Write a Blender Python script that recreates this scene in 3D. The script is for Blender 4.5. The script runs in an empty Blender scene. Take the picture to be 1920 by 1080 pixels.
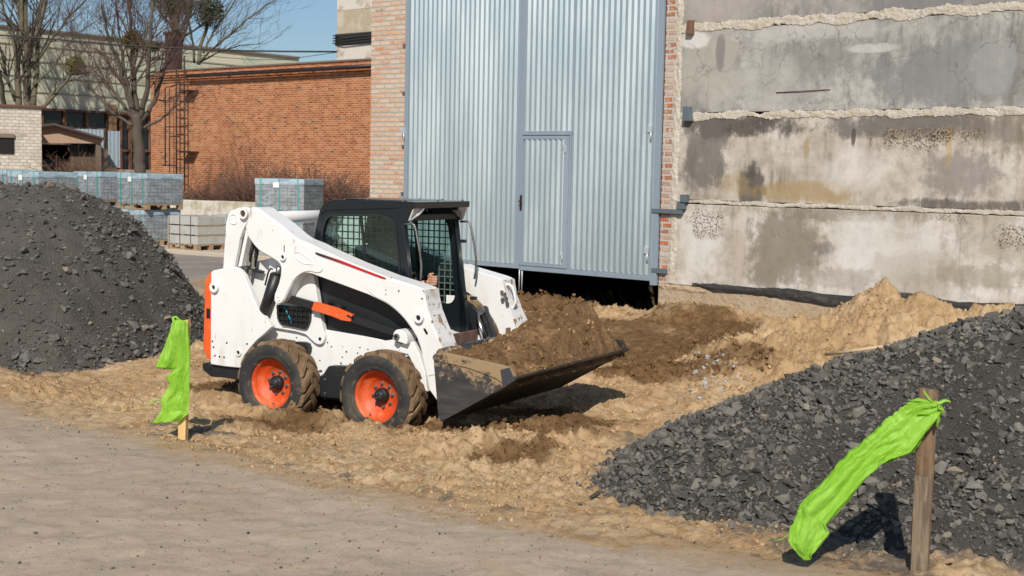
import bpy, bmesh, math, random
import numpy as np
from mathutils import Vector, Matrix, noise as mn
random.seed(7)
SC = bpy.context.scene
COL = SC.collection
# ------------------------------------------------------------------ camera maths
FPX = 2500.0; PIT = math.atan(219/2500); RHO = .02
Fv = np.array([0, math.cos(PIT), -math.sin(PIT)]); R0 = np.array([1, 0, 0.]); U0 = np.array([0, math.sin(PIT), math.cos(PIT)])
Rv = R0*math.cos(RHO)+U0*math.sin(RHO); Uv = U0*math.cos(RHO)-R0*math.sin(RHO)
CAM = np.array([0, 0, 2.32])
def ray(x, y): return Fv*FPX+Rv*(x-960)-Uv*(y-540)
def atz(x, y, z):
    d = ray(x, y); return CAM+d*((z-CAM[2])/d[2])
def aty(x, y, Y):
    d = ray(x, y); return CAM+d*(Y/d[1])
def onpl(x, y, P, n):
    d = ray(x, y); return CAM+d*(((P-CAM)@n)/(d@n))
cam = bpy.data.cameras.new('camera'); co = bpy.data.objects.new('camera', cam); COL.objects.link(co)
cam.sensor_width = 36; cam.lens = FPX/1920*36; cam.clip_start = .1; cam.clip_end = 2000
m = Matrix.Identity(4)
for i in range(3):
    m[i][0] = Rv[i]; m[i][1] = Uv[i]; m[i][2] = -Fv[i]; m[i][3] = CAM[i]
co.matrix_world = m
cam.dof.use_dof = True; cam.dof.focus_distance = 12.0; cam.dof.aperture_fstop = 5.0
SC.camera = co
# ------------------------------------------------------------------ frames
TH = math.radians(-29.186)
MF = np.array([math.cos(TH), math.sin(TH), 0]); ML = np.array([-math.sin(TH), math.cos(TH), 0])
MO = np.array([-1.2187, 12.265, 0.])
def mp(x, y, yo):                      # photo pixel -> machine (x, z) on the lengthwise plane y = yo
    P = onpl(x, y, MO+ML*yo, ML); return (float((P-MO)@MF), float(P[2]))
def mps(pts, yo): return [mp(p[0], p[1], yo) for p in pts]
WO = np.array([2.0715, 19.4, 0.]); WD = np.array([.75324, -.65774, 0]); WN = np.array([.65774, .75324, 0])
WANG = math.atan2(WD[1], WD[0])
def wp(x, y, v=0.):                    # pixel -> wall frame (u, z) on the plane v
    P = onpl(x, y, WO+WN*v, WN); return (float((P-WO)@WD), float(P[2]))
# ------------------------------------------------------------------ materials
def rgb(c): return (c[0], c[1], c[2], 1)
class NT:
    def __init__(s, name):
        s.m = bpy.data.materials.new(name); s.m.use_nodes = True
        s.n = s.m.node_tree.nodes; s.l = s.m.node_tree.links; s.n.clear()
        s.out = s.n.new('ShaderNodeOutputMaterial'); s.tc = s.n.new('ShaderNodeTexCoord')
    def new(s, t, **k):
        a = s.n.new(t)
        for q, v in k.items(): setattr(a, q, v)
        return a
    def link(s, a, b): s.l.new(a, b)
    def vec(s, sc=(1, 1, 1), loc=(0, 0, 0), rot=(0, 0, 0), src='Object'):
        mnode = s.new('ShaderNodeMapping'); mnode.inputs['Scale'].default_value = sc; mnode.inputs['Location'].default_value = loc; mnode.inputs['Rotation'].default_value = rot
        s.link(s.tc.outputs[src], mnode.inputs['Vector']); return mnode.outputs[0]
    def noise(s, scale, v=None, detail=6, rough=.6, dist=0.):
        a = s.new('ShaderNodeTexNoise'); a.inputs['Scale'].default_value = scale; a.inputs['Detail'].default_value = detail
        a.inputs['Roughness'].default_value = rough; a.inputs['Distortion'].default_value = dist
        s.link(v if v is not None else s.vec(), a.inputs['Vector']); return a.outputs[0]
    def ramp(s, x, lo, hi, a=0., b=1.):
        r = s.new('ShaderNodeMapRange'); r.interpolation_type = 'SMOOTHSTEP'; r.inputs[1].default_value = lo; r.inputs[2].default_value = hi
        r.inputs[3].default_value = a; r.inputs[4].default_value = b; s.link(x, r.inputs[0]); return r.outputs[0]
    def math(s, op, a, b=None):
        r = s.new('ShaderNodeMath', operation=op)
        for i, q in enumerate((a, b)):
            if q is None: continue
            if isinstance(q, (int, float)): r.inputs[i].default_value = q
            else: s.link(q, r.inputs[i])
        return r.outputs[0]
    def mix(s, f, a, b, mode='MIX'):
        r = s.new('ShaderNodeMix', data_type='RGBA', blend_type=mode)
        for i, q in ((0, f), (6, a), (7, b)):
            if isinstance(q, (int, float)): r.inputs[i].default_value = q
            elif isinstance(q, tuple): r.inputs[i].default_value = rgb(q)
            else: s.link(q, r.inputs[i])
        return r.outputs[2]
    def bump(s, h, strength=.5, dist=.01, nrm=None):
        b = s.new('ShaderNodeBump'); b.inputs['Strength'].default_value = strength; b.inputs['Distance'].default_value = dist
        s.link(h, b.inputs['Height'])
        if nrm is not None: s.link(nrm, b.inputs['Normal'])
        return b.outputs[0]
    def bsdf(s, col, rough=.6, metal=0., spec=.5, normal=None):
        b = s.new('ShaderNodeBsdfPrincipled')
        for nm, q in (('Base Color', col), ('Roughness', rough), ('Metallic', metal), ('Specular IOR Level', spec)):
            if isinstance(q, tuple): b.inputs[nm].default_value = rgb(q)
            elif isinstance(q, (int, float)): b.inputs[nm].default_value = q
            else: s.link(q, b.inputs[nm])
        if normal is not None: s.link(normal, b.inputs['Normal'])
        s.link(b.outputs[0], s.out.inputs[0]); return b
MATS = {}
def simple(name, col, rough=.6, metal=0., layers=(), bump=None, spec=.5):
    """layers: (scale, lo, hi, colour, stretch)"""
    if name in MATS: return MATS[name]
    t = NT(name); c = col
    for i, L in enumerate(layers):
        st = L[4] if len(L) > 4 else (1, 1, 1)
        n = t.noise(L[0], t.vec(st, (i*3.7, i*1.3, i*2.1)), 8, .62)
        c = t.mix(t.ramp(n, L[1], L[2]), c, L[3])
    nr = None
    if bump: nr = t.bump(t.noise(bump[0], None, 8, .65), bump[1], bump[2])
    t.bsdf(c, rough, metal, spec, nr); MATS[name] = t.m; return t.m
# ------------------------------------------------------------------ mesh helpers
class MB:
    def __init__(s): s.v = []; s.f = []; s.sm = []; s.pc = []
    def pieces(s):
        out = []; k = s.pc+[(len(s.v), len(s.f))]
        for (v0, f0), (v1, f1) in zip(k[:-1], k[1:]):
            m_ = MB(); m_.v = s.v[v0:v1]; m_.f = [tuple(i-v0 for i in f) for f in s.f[f0:f1]]; m_.sm = s.sm[f0:f1]; out.append(m_)
        return out
    def add(s, vs, fs, smooth=False):
        s.pc.append((len(s.v), len(s.f))); b = len(s.v); s.v.extend([tuple(map(float, q)) for q in vs]); s.f.extend([tuple(b+i for i in q) for q in fs]); s.sm.extend([smooth]*len(fs)); return s
    def box(s, x0, x1, y0, y1, z0, z1, M=None):
        vs = [(x, y, z) for z in (z0, z1) for y in (y0, y1) for x in (x0, x1)]
        if M is not None: vs = [tuple(M @ Vector(q)) for q in vs]
        return s.add(vs, [(0, 2, 3, 1), (4, 5, 7, 6), (0, 1, 5, 4), (2, 6, 7, 3), (0, 4, 6, 2), (1, 3, 7, 5)])
    def prism(s, pts, y0, y1):           # pts (x,z) extruded along y
        n = len(pts); a = sum(pts[i][0]*pts[(i+1) % n][1]-pts[(i+1) % n][0]*pts[i][1] for i in range(n))
        if a < 0: pts = pts[::-1]
        vs = [(p[0], y0, p[1]) for p in pts]+[(p[0], y1, p[1]) for p in pts]
        fs = [tuple(range(n)), tuple(range(2*n-1, n-1, -1))]+[(i, i+n, (i+1) % n+n, (i+1) % n) for i in range(n)]
        return s.add(vs, fs)
    def tube(s, pts, r, n=8, cap=True, smooth=True):
        pts = [Vector(p) for p in pts]; rs = r if isinstance(r, (list, tuple)) else [r]*len(pts)
        vs = []; fs = []; up = None
        for i, p in enumerate(pts):
            d = (pts[min(i+1, len(pts)-1)]-pts[max(i-1, 0)])
            if d.length < 1e-9: d = Vector((0, 0, 1))
            d.normalize()
            if up is None: up = Vector((0, 0, 1)) if abs(d.z) < .9 else Vector((1, 0, 0))
            a = d.cross(up)
            if a.length < 1e-6: a = d.cross(Vector((0, 1, 0)))
            a.normalize(); b = a.cross(d); up = b
            for k in range(n):
                t = 2*math.pi*k/n; vs.append(p+a*math.cos(t)*rs[i]+b*math.sin(t)*rs[i])
        for i in range(len(pts)-1):
            for k in range(n):
                fs.append((i*n+k, i*n+(k+1) % n, (i+1)*n+(k+1) % n, (i+1)*n+k))
        s.add(vs, fs, smooth)
        if cap and n > 4:
            b = len(s.v)-len(vs); s.f.append(tuple(b+k for k in range(n-1, -1, -1))); s.f.append(tuple(b+(len(pts)-1)*n+k for k in range(n))); s.sm += [False, False]
        return s
    def lathe(s, prof, n=32, cx=0, cz=0, smooth=True, close=False):    # prof (r, y), about the y axis
        vs = []; fs = []; m_ = len(prof)
        for k in range(n):
            t = 2*math.pi*k/n
            for (r, y) in prof: vs.append((cx+r*math.cos(t), y, cz+r*math.sin(t)))
        for k in range(n):
            for j in range(m_ if close else m_-1):
                j2 = (j+1) % m_
                fs.append((k*m_+j, ((k+1) % n)*m_+j, ((k+1) % n)*m_+j2, k*m_+j2))
        return s.add(vs, fs, smooth)
    def cylY(s, cx, cz, y0, y1, r, n=16, hole=0):
        if hole: return s.lathe([(hole, y0), (r, y0), (r, y1), (hole, y1)], n, cx, cz, False, True)
        return s.lathe([(0.0001, y0), (r, y0), (r, y1), (0.0001, y1)], n, cx, cz, False)
    def ball(s, c, r, sc=(1, 1, 1), n=12, M=None):
        vs = []; fs = []; h = n//2
        for i in range(h+1):
            a = math.pi*i/h
            for k in range(n):
                t = 2*math.pi*k/n; q = Vector((math.sin(a)*math.cos(t)*sc[0]*r, math.sin(a)*math.sin(t)*sc[1]*r, math.cos(a)*sc[2]*r))
                if M is not None: q = M @ q
                vs.append(q+Vector(c))
        for i in range(h):
            for k in range(n): fs.append((i*n+k, (i+1)*n+k, (i+1)*n+(k+1) % n, i*n+(k+1) % n))
        return s.add(vs, fs, True)
    def build(s, name, mat, parent=None, loc=None, bevel=0, seg=2):
        me = bpy.data.meshes.new(name); me.from_pydata(s.v, [], s.f)
        me.polygons.foreach_set('use_smooth', s.sm); me.update()
        if mat: me.materials.append(mat)
        o = bpy.data.objects.new(name, me); COL.objects.link(o)
        if parent: o.parent = parent
        if loc is not None: o.location = loc
        if bevel:
            b = o.modifiers.new('bevel', 'BEVEL'); b.width = bevel; b.segments = seg; b.limit_method = 'ANGLE'; b.angle_limit = math.radians(40)
        return o
def empty(name, loc=(0, 0, 0), rz=0.):
    o = bpy.data.objects.new(name, None); COL.objects.link(o); o.location = loc; o.rotation_euler = (0, 0, rz); o.empty_display_size = .2; return o
def tag(o, label=None, cat=None, group=None, kind=None):
    if label: o['label'] = label
    if cat: o['category'] = cat
    if group: o['group'] = group
    if kind: o['kind'] = kind
    return o
def copy_tree(o, parent=None):
    c = o.copy(); COL.objects.link(c)
    if parent: c.parent = parent
    for ch in list(o.children): copy_tree(ch, c)
    return c
def rnd(pts, k=5):                     # (x, y, r): rounds that corner
    out = []; n = len(pts)
    for i, p in enumerate(pts):
        if len(p) < 3 or p[2] == 0: out.append((p[0], p[1])); continue
        a = Vector(pts[i-1][:2]); b = Vector(p[:2]); c = Vector(pts[(i+1) % n][:2]); r = p[2]
        da = (a-b); dc = (c-b); ra = min(r, da.length*.49); rc = min(r, dc.length*.49)
        s_ = b+da.normalized()*ra; e = b+dc.normalized()*rc
        for j in range(k+1):
            t = j/k; q = s_*(1-t)**2+b*2*t*(1-t)+e*t*t; out.append((q.x, q.y))
    return out
def lattice(seed):
    rs = np.random.RandomState(seed); return rs.rand(256, 256)
def vn(X, Y, scale, seed):             # tiling value noise, -1..1
    G = lattice(seed); x = X/scale; y = Y/scale
    xi = np.floor(x).astype(int); yi = np.floor(y).astype(int); fx = x-xi; fy = y-yi
    fx = fx*fx*fx*(fx*(fx*6-15)+10); fy = fy*fy*fy*(fy*(fy*6-15)+10)
    a = G[xi % 256, yi % 256]; b = G[(xi+1) % 256, yi % 256]; c = G[xi % 256, (yi+1) % 256]; d = G[(xi+1) % 256, (yi+1) % 256]
    return ((a*(1-fx)+b*fx)*(1-fy)+(c*(1-fx)+d*fx)*fy)*2-1
def fbm(X, Y, scale, seed, oct=4, g=.55):
    r = 0; a = 1
    for i in range(oct): r = r+a*vn(X+i*3.1, Y-i*1.7, scale, seed+i); a *= g; scale /= 2.03
    return r
def npmesh(name, V, Fc, mat, smooth=False, parent=None):
    me = bpy.data.meshes.new(name); n = Fc.shape[1]
    me.vertices.add(len(V)); me.vertices.foreach_set('co', V.astype(np.float32).ravel())
    me.loops.add(Fc.size); me.loops.foreach_set('vertex_index', Fc.astype(np.int32).ravel())
    me.polygons.add(len(Fc)); me.polygons.foreach_set('loop_start', np.arange(0, Fc.size, n, dtype=np.int32)); me.polygons.foreach_set('loop_total', np.full(len(Fc), n, np.int32))
    me.update(calc_edges=True); me.validate()
    me.polygons.foreach_set('use_smooth', np.full(len(me.polygons), smooth))
    me.materials.append(mat); o = bpy.data.objects.new(name, me); COL.objects.link(o)
    if parent: o.parent = parent
    return o
# ------------------------------------------------------------------ light
SUN_EL = math.radians(38); SUN_AZ = math.radians(5)      # light travels towards +y, slightly +x
w = bpy.data.worlds.new('World'); SC.world = w; w.use_nodes = True
bg = w.node_tree.nodes['Background']; sky = w.node_tree.nodes.new('ShaderNodeTexSky'); sky.sky_type = 'NISHITA'; sky.sun_disc = False
sky.sun_elevation = SUN_EL; sky.sun_rotation = math.pi+SUN_AZ; sky.air_density = 1.0; sky.dust_density = .8; sky.ozone_density = 5.0
w.node_tree.links.new(sky.outputs[0], bg.inputs[0]); bg.inputs[1].default_value = .088
sl = bpy.data.lights.new('sun', 'SUN'); sl.energy = 4.75; sl.angle = math.radians(.6); sl.color = (1, .92, .805)
so = bpy.data.objects.new('sun', sl); COL.objects.link(so)
d = Vector((math.sin(SUN_AZ)*math.cos(SUN_EL), math.cos(SUN_AZ)*math.cos(SUN_EL), -math.sin(SUN_EL)))
so.rotation_euler = d.to_track_quat('-Z', 'Y').to_euler()
SC.view_settings.view_transform = 'Standard'; SC.view_settings.look = 'None'; SC.view_settings.exposure = 0; SC.view_settings.gamma = 1
SC.render.engine = 'CYCLES'
SC.cycles.max_bounces = 6; SC.cycles.transparent_max_bounces = 12
# ================================================================== ground, road, piles
EDGE = [(-40, 41.5), (-4.4, 11.4), (-2.41, 9.73), (-1.3, 8.75), (-.19, 7.9), (.71, 7.38), (1.75, 6.82), (2.6, 6.35), (30, -9)]
def edge_d(X, Y):
    best = np.full(X.shape, 1e9); sg = np.ones(X.shape)
    for (a, b), (c, e) in zip(EDGE[:-1], EDGE[1:]):
        dx, dy = c-a, e-b; L2 = dx*dx+dy*dy
        t = np.clip(((X-a)*dx+(Y-b)*dy)/L2, 0, 1); ddx = X-a-t*dx; ddy = Y-b-t*dy; dd = np.hypot(ddx, ddy)
        s = np.sign(dx*ddy-dy*ddx); sg = np.where(dd < best, s, sg); best = np.minimum(best, dd)
    return best*sg
def sst(x, a, b):
    t = np.clip((x-a)/(b-a), 0, 1); return t*t*(3-2*t)
def bumpg(X, Y, cx, cy, rx, ry, h, ang=0., p=1.):
    c, s = math.cos(ang), math.sin(ang); dx = X-cx; dy = Y-cy; a = (dx*c+dy*s)/rx; b = (-dx*s+dy*c)/ry
    return h*np.exp(-(a*a+b*b)**p)
def lump(X, Y, scale, seed):
    r = np.abs(vn(X, Y, scale, seed)); return 1-r
def terrain(X, Y, fine=True):
    d = edge_d(X, Y)
    wu = (X-WO[0])*WN[0]+(Y-WO[1])*WN[1]         # distance behind the wall plane
    wx = (X-WO[0])*WD[0]+(Y-WO[1])*WD[1]
    base = .30-.17*sst(d, .1, 1.5)
    base = base+(.13+.12*sst(wx, .0, .8))*sst(-wu, 3.2, .2)*(wx > -9)*1.0*(1-sst(wu, .0, .1))*sst(wx, -9, -6) 
    back = sst(Y, 19, 26)*(1-sst(wx, -7.5, -6.3)); base = base*(1-back)+(.38+.28*sst(Y, 30, 48)-.2)*back+back*.12
    base = np.where((wu > .06) & (wx > -6.3), .12, base)
    # machine frame
    mx = (X-MO[0])*MF[0]+(Y-MO[1])*MF[1]; my = (X-MO[0])*ML[0]+(Y-MO[1])*ML[1]
    rut = np.exp(-((np.abs(my)-.77)/.2)**4)*sst(mx, -3.2, -1.0)*(1-sst(mx, .85, 1.05))
    h = base-.16*rut*1.0
    h = h+bumpg(X, Y, *atz(505, 790, .2)[:2], .5, .12, .02, TH)
    h += .06*np.exp(-((my+1.12)/.11)**2)*sst(mx, -2.0, -1.2)*(1-sst(mx, .9, 1.3))*(.7+.6*vn(mx, my, .3, 5))
    # berm under / in front of the bucket
    x_, y_, _ = atz(1020, 800, .2); h += bumpg(X, Y, x_, y_, .42, .2, .13, -.4)
    x_, y_, _ = atz(960, 830, .2); h += bumpg(X, Y, x_, y_, .55, .22, .08, -.5)
    # damp dug area rim and clod ridges
    for (px, py, rx, ry, hh, an) in [(1330, 690, .9, .25, .16, .25), (1180, 695, .8, .22, .12, 0), (1040, 570, 1.3, .22, .12, -.7), (1170, 578, 1.1, .2, .14, -.7), (1010, 600, 1., .5, .12, -.5),
                                    (1240, 600, .8, .4, .1, -.6), (1300, 610, .9, .25, .12, -.6), (740, 560, 2.2, .5, .05, 0), (1230, 650, .5, .2, .06, .2), (1000, 572, 1.4, .25, .16, -.7)]:
        q = atz(px, py, .25); h += bumpg(X, Y, q[0], q[1], rx, ry, hh, an)
    h -= bumpg(X, Y, *atz(1250, 655, .15)[:2], 1.5, .9, .07, 0)
    # spoil mound by the wall
    m1 = 1.04-.78*np.hypot((X-4.3)/1.0, (Y-15.35)/1.1)+.05*fbm(X, Y, .5, 31, 3)
    m2 = .88-.75*np.hypot(np.maximum(np.abs(X-4.8)-.55, 0)/.8, (Y-14.75+.35*(X-4.8))/1.0)+.08*fbm(X, Y, .35, 33, 3)
    m3 = .60-.50*np.hypot(np.maximum(np.abs(X-3.4)-.4, 0)/.9, (Y-15.3)/1.25)+.06*fbm(X, Y, .4, 35, 3)
    mound = np.maximum(np.maximum(m1, m2), m3)+.08; hm = np.maximum(h, np.where(mound > 0, mound+.1, -9)); k = .09
    hm = h+k*np.log1p(np.exp(np.clip((mound-h)/k, -30, 30))); h = np.where(mound > -1., hm, h)
    # left grey pile and right stone pile bodies (dusty fines)
    # noise
    dirt = sst(d, -.25, .25); near = (1-sst(Y, 24, 30))
    inside = (wu > .06) & (wx > -6.3)
    lf = .035*fbm(X, Y, .9, 11, 3)+.02*fbm(X, Y, .3, 21, 3)
    h = h+lf*dirt*near
    if fine:
        cl = sst(vn(X, Y, 1.3, 41), -.5, .7)
        rutz = np.exp(-((my+.2)/1.2)**2)
        tracks = .014*np.sin((my*.9+.4*vn(X, Y, 1.5, 91)+.1*mx)*2*math.pi/.23)*sst(mx, 1.2, 2.0)*(1-sst(mx, 5, 7))
        cb = lambda s_, sd: np.maximum(vn(X, Y, s_, sd), -.1)**2
        f = (.050*cb(.16, 51)+.042*cb(.085, 52)+.034*cb(.045, 53)+.022*cb(.026, 54)+.012*fbm(X, Y, .10, 61, 4, .7))*(.45+.9*cl)+.006*fbm(X, Y, .05, 71, 2, .8)+tracks
        h = h+f*dirt*near
        mm = sst(mound, -.1, .15); h = h+mm*(.055*fbm(X, Y, .16, 77, 5, .7)+.05*np.maximum(vn(X, Y, .09, 78), 0)**2)
    h = np.where(d < -.25, h-.05*sst(-d, .25, .6), h)
    return h
def masks(X, Y):
    dm = np.zeros(X.shape)
    nz = fbm(X, Y, .7, 101, 4, .6)
    for (px, py, rx, ry, s) in [(1220, 640, 1.9, 1.7, 1.), (1010, 585, 1.3, 1.2, 1.), (1060, 620, 1.5, 1.2, 1.), (1350, 660, .9, .9, .6), (1370, 690, .7, .5, .8), (1200, 700, 1.1, .4, 1.), (700, 720, 1.9, 1.5, .62),
                                (600, 785, 1.0, .3, .75), (900, 800, 1.2, .35, .9), (1000, 770, 1.0, .5, .7), (430, 715, .55, .45, .8), (120, 690, .9, .3, .5), (960, 840, .45, .25, .8), (1110, 580, 2.0, .6, .5), (1560, 640, .7, .5, .35), (1740, 600, .6, .5, .7), (330, 690, .8, .3, .35)]:  # damp soil; blobs below the bucket also paint its shadow into the colour
        q = atz(px, py, .2); dm = np.maximum(dm, s*np.exp(-(((X-q[0])/rx)**2+((Y-q[1])/ry)**2)**1.5))
    dm = sst(dm+nz*.20+.10*fbm(X, Y, .12, 103, 3, .8), .22, .82)
    gr = np.zeros(X.shape)
    for (px, py, rx, ry, s) in [(385, 815, .22, .18, 1.), (300, 812, .1, .1, 1.), (960, 975, .25, .1, .7), (790, 870, .2, .08, .6), (1560, 1030, .55, .3, .9), (1620, 1060, .5, .35, .9), (1180, 905, .35, .2, .7), (1100, 860, .5, .2, .4), (720, 985, .9, .2, .5), (1340, 990, .9, .2, .45), (1180, 790, .6, .1, .5)]:
        q = atz(px, py, .25); gr = np.maximum(gr, s*np.exp(-(((X-q[0])/rx)**2+((Y-q[1])/ry)**2)))
    d = edge_d(X, Y)
    gr = np.maximum(gr, .5*np.exp(-((d-.02)/.16)**2)*sst(fbm(X, Y, .5, 121, 3), -.3, .7))
    gr = sst(gr+fbm(X, Y, .12, 111, 4, .8)*.25, .38, .75)*.85
    for (cx, cy, rx, ry) in PILES_M: gr = np.maximum(gr, sst(np.hypot((X-cx)/rx, (Y-cy)/ry)+.06*fbm(X, Y, .4, 131, 3), 1.06, .99))
    return dm, gr
PILES_M = [(5.2, 9.6, 4.2, 3.3), (-5.75, 16.6, 1.95, 3.05)]
def grid_mesh(name, xs, ys, hf, mat, attrs=None, smooth=True, parent=None, mask=None):
    X, Y = np.meshgrid(xs, ys, indexing='xy'); Z = hf(X, Y)
    V = np.stack([X, Y, Z], -1).reshape(-1, 3); nx, ny = len(xs), len(ys)
    i = np.arange(nx*ny).reshape(ny, nx); Fc = np.stack([i[:-1, :-1], i[:-1, 1:], i[1:, 1:], i[1:, :-1]], -1).reshape(-1, 4)
    if mask is not None:
        mk = mask(X, Y, Z); keep = (mk[:-1, :-1] & mk[:-1, 1:] & mk[1:, 1:] & mk[1:, :-1]).ravel(); Fc = Fc[keep]
        used = np.unique(Fc); rm = np.full(nx*ny, -1); rm[used] = np.arange(len(used)); Fc = rm[Fc]; V = V[used]
    o = npmesh(name, V, Fc, mat, smooth, parent)
    if attrs:
        for nm, arr in zip(('damp', 'grey'), attrs(V[:, 0], V[:, 1])):
            a = o.data.attributes.new(nm, 'FLOAT', 'POINT'); a.data.foreach_set('value', arr.astype(np.float32))
    return o
def stretch(a, b, step, lo, hi):
    core = list(np.arange(a, b, step)); l = []; x = a; s = step
    while x > lo: s *= 1.35; x -= s; l.append(x)
    r = []; x = core[-1]; s = step
    while x < hi: s *= 1.35; x += s; r.append(x)
    return np.array(l[::-1]+core+r)
# soil material
t = NT('soil')
at_d = t.new('ShaderNodeAttribute', attribute_name='damp').outputs['Fac']; at_g = t.new('ShaderNodeAttribute', attribute_name='grey').outputs['Fac']
n1 = t.noise(1.1, None, 8, .65); n2 = t.noise(9, None, 8, .7); n3 = t.noise(70, None, 6, .7)
c = t.mix(t.ramp(n1, .38, .62), (.44, .297, .158), (.55, .405, .242))
c = t.mix(t.ramp(n2, .42, .66), c, (.33, .208, .100))
c = t.mix(t.math('MULTIPLY', t.ramp(n3, .5, .75), .6), c, (.58, .465, .335))
cd = t.mix(t.ramp(n2, .35, .68), (.105, .058, .024), (.205, .120, .054)); cd = t.mix(t.math('MULTIPLY', t.ramp(n3, .55, .8), .5), cd, (.28, .18, .095))
c = t.mix(at_d, c, cd)
cg = t.mix(t.ramp(n3, .35, .7), (.10, .088, .075), (.21, .18, .15)); c = t.mix(at_g, c, cg)
vor = t.new('ShaderNodeTexVoronoi'); vor.inputs['Scale'].default_value = 45; t.link(t.vec(), vor.inputs['Vector'])
peb = t.ramp(vor.outputs['Distance'], .0, .22, 1, 0); pm = t.math('MULTIPLY', peb, t.ramp(t.noise(6.0), .52, .62))
c = t.mix(t.math('MULTIPLY', pm, .5), c, (.40, .34, .27))
b1 = t.bump(n2, .8, .035); b2 = t.bump(n3, 1., .012, b1); b3 = t.bump(pm, .6, .008, b2)
t.bsdf(c, .95, 0, .2, b3); SOIL = t.m
xs = stretch(-5.6, 5.9, .0165, -260, 260); ys = np.concatenate([stretch(6.4, 12.8, .0165, -30, 12.8)[:-1], stretch(12.8, 19.8, .03, 12.8, 500)]); ys = np.unique(ys)
g = grid_mesh('ground', xs, ys, terrain, SOIL, masks); tag(g, kind='structure')
# road
t = NT('road_surface')
n1 = t.noise(.9, None, 7, .6); n2 = t.noise(14, t.vec((1, 1.5, 1)), 9, .8); n3 = t.noise(75, t.vec((1, .7, 1)), 5, .8); n4 = t.noise(4.0, t.vec((1, 1.8, 1), rot=(0, 0, .6)), 9, .75)
c = t.mix(t.ramp(n1, .35, .65), (.44, .352, .262), (.53, .43, .325))
c = t.mix(t.math('MULTIPLY', t.ramp(n4, .5, .68), .6), c, (.33, .262, .198))
c = t.mix(t.math('MULTIPLY', t.ramp(n2, .5, .72), .75), c, (.31, .25, .195))
c = t.mix(t.math('MULTIPLY', t.ramp(n3, .58, .70), .75), c, (.12, .11, .10))
c = t.mix(t.math('MULTIPLY', t.ramp(t.noise(2.1, t.vec((1, 2.0, 1), (5, 5, 5)), 9, .7), .54, .66), .55), c, (.50, .37, .23))
ed_ = t.new('ShaderNodeAttribute', attribute_name='damp').outputs['Fac']; ne_ = t.noise(8, t.vec((1, 1.6, 1)), 10, .8)
c = t.mix(t.math('MULTIPLY', t.ramp(t.math('ADD', ed_, t.math('MULTIPLY', t.math('SUBTRACT', ne_, .5), 2.2)), .35, .85), .85), c, (.44, .305, .17))
c = t.mix(t.math('MULTIPLY', t.ramp(t.noise(26, t.vec((1, 1.5, 1), (9, 1, 1)), 9, .8), .56, .66), .5), c, (.20, .16, .125))
t.bsdf(c, .92, 0, .25, t.bump(n3, .9, .010, t.bump(n2, .6, .02))); ROADM = t.m
def roadh(X, Y):
    d = edge_d(X, Y); return .305+.010*fbm(X, Y, .8, 201, 3)+.007*fbm(X, Y, .12, 211, 4, .7)-.07*sst(d, -.12, .22)
r = grid_mesh('road', stretch(-5.5, 3.2, .035, -45, 32), stretch(5.6, 11.8, .035, -22, 45), roadh, ROADM, lambda X, Y: (np.exp(-(edge_d(X, Y)/.55)**2)*.8, X*0), True, None, lambda X, Y, Z: edge_d(X, Y) < .3)
tag(r, kind='structure')
# ------------------------------------------------------------------ stones
def hulls(n, pts, flat, seed, sub=0, jit=0.):
    rs = np.random.RandomState(seed); out = []
    for i in range(n):
        bm = bmesh.new(); P = rs.normal(size=(pts, 3)); P /= np.linalg.norm(P, axis=1)[:, None]; P *= (.75+.35*rs.rand(pts, 1)); P *= np.array([1, .55+.4*rs.rand(), flat*(.7+.6*rs.rand())])
        for q in P: bm.verts.new(q)
        rr = bmesh.ops.convex_hull(bm, input=bm.verts[:]); dele = [g_ for g_ in rr['geom_interior'] if isinstance(g_, bmesh.types.BMVert)]
        bmesh.ops.delete(bm, geom=dele, context='VERTS')
        if sub:
            bmesh.ops.subdivide_edges(bm, edges=bm.edges[:], cuts=sub, use_grid_fill=True)
            for v_ in bm.verts:
                v_.co += v_.co*(mn.noise(v_.co*3.1+Vector((i*7, 0, 0)))*jit+mn.noise(v_.co*8+Vector((i*7, 4, 0)))*jit*.5)
        bmesh.ops.triangulate(bm, faces=bm.faces[:]); bm.verts.index_update()
        V = np.array([v_.co[:] for v_ in bm.verts]); Fc = np.array([[v_.index for v_ in f_.verts] for f_ in bm.faces]); bm.free(); out.append((V, Fc))
    return out
def rotm(rs, n, tilt):
    a = rs.rand(n)*6.283; b = (rs.rand(n)-.5)*2*tilt; c_ = (rs.rand(n)-.5)*2*tilt
    def R(ax, t_):
        M_ = np.zeros((n, 3, 3)); i, j = [(1, 2), (2, 0), (0, 1)][ax]; M_[:, ax, ax] = 1; M_[:, i, i] = np.cos(t_); M_[:, j, j] = np.cos(t_); M_[:, i, j] = -np.sin(t_); M_[:, j, i] = np.sin(t_); return M_
    return R(0, b) @ R(1, c_) @ R(2, a)
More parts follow.
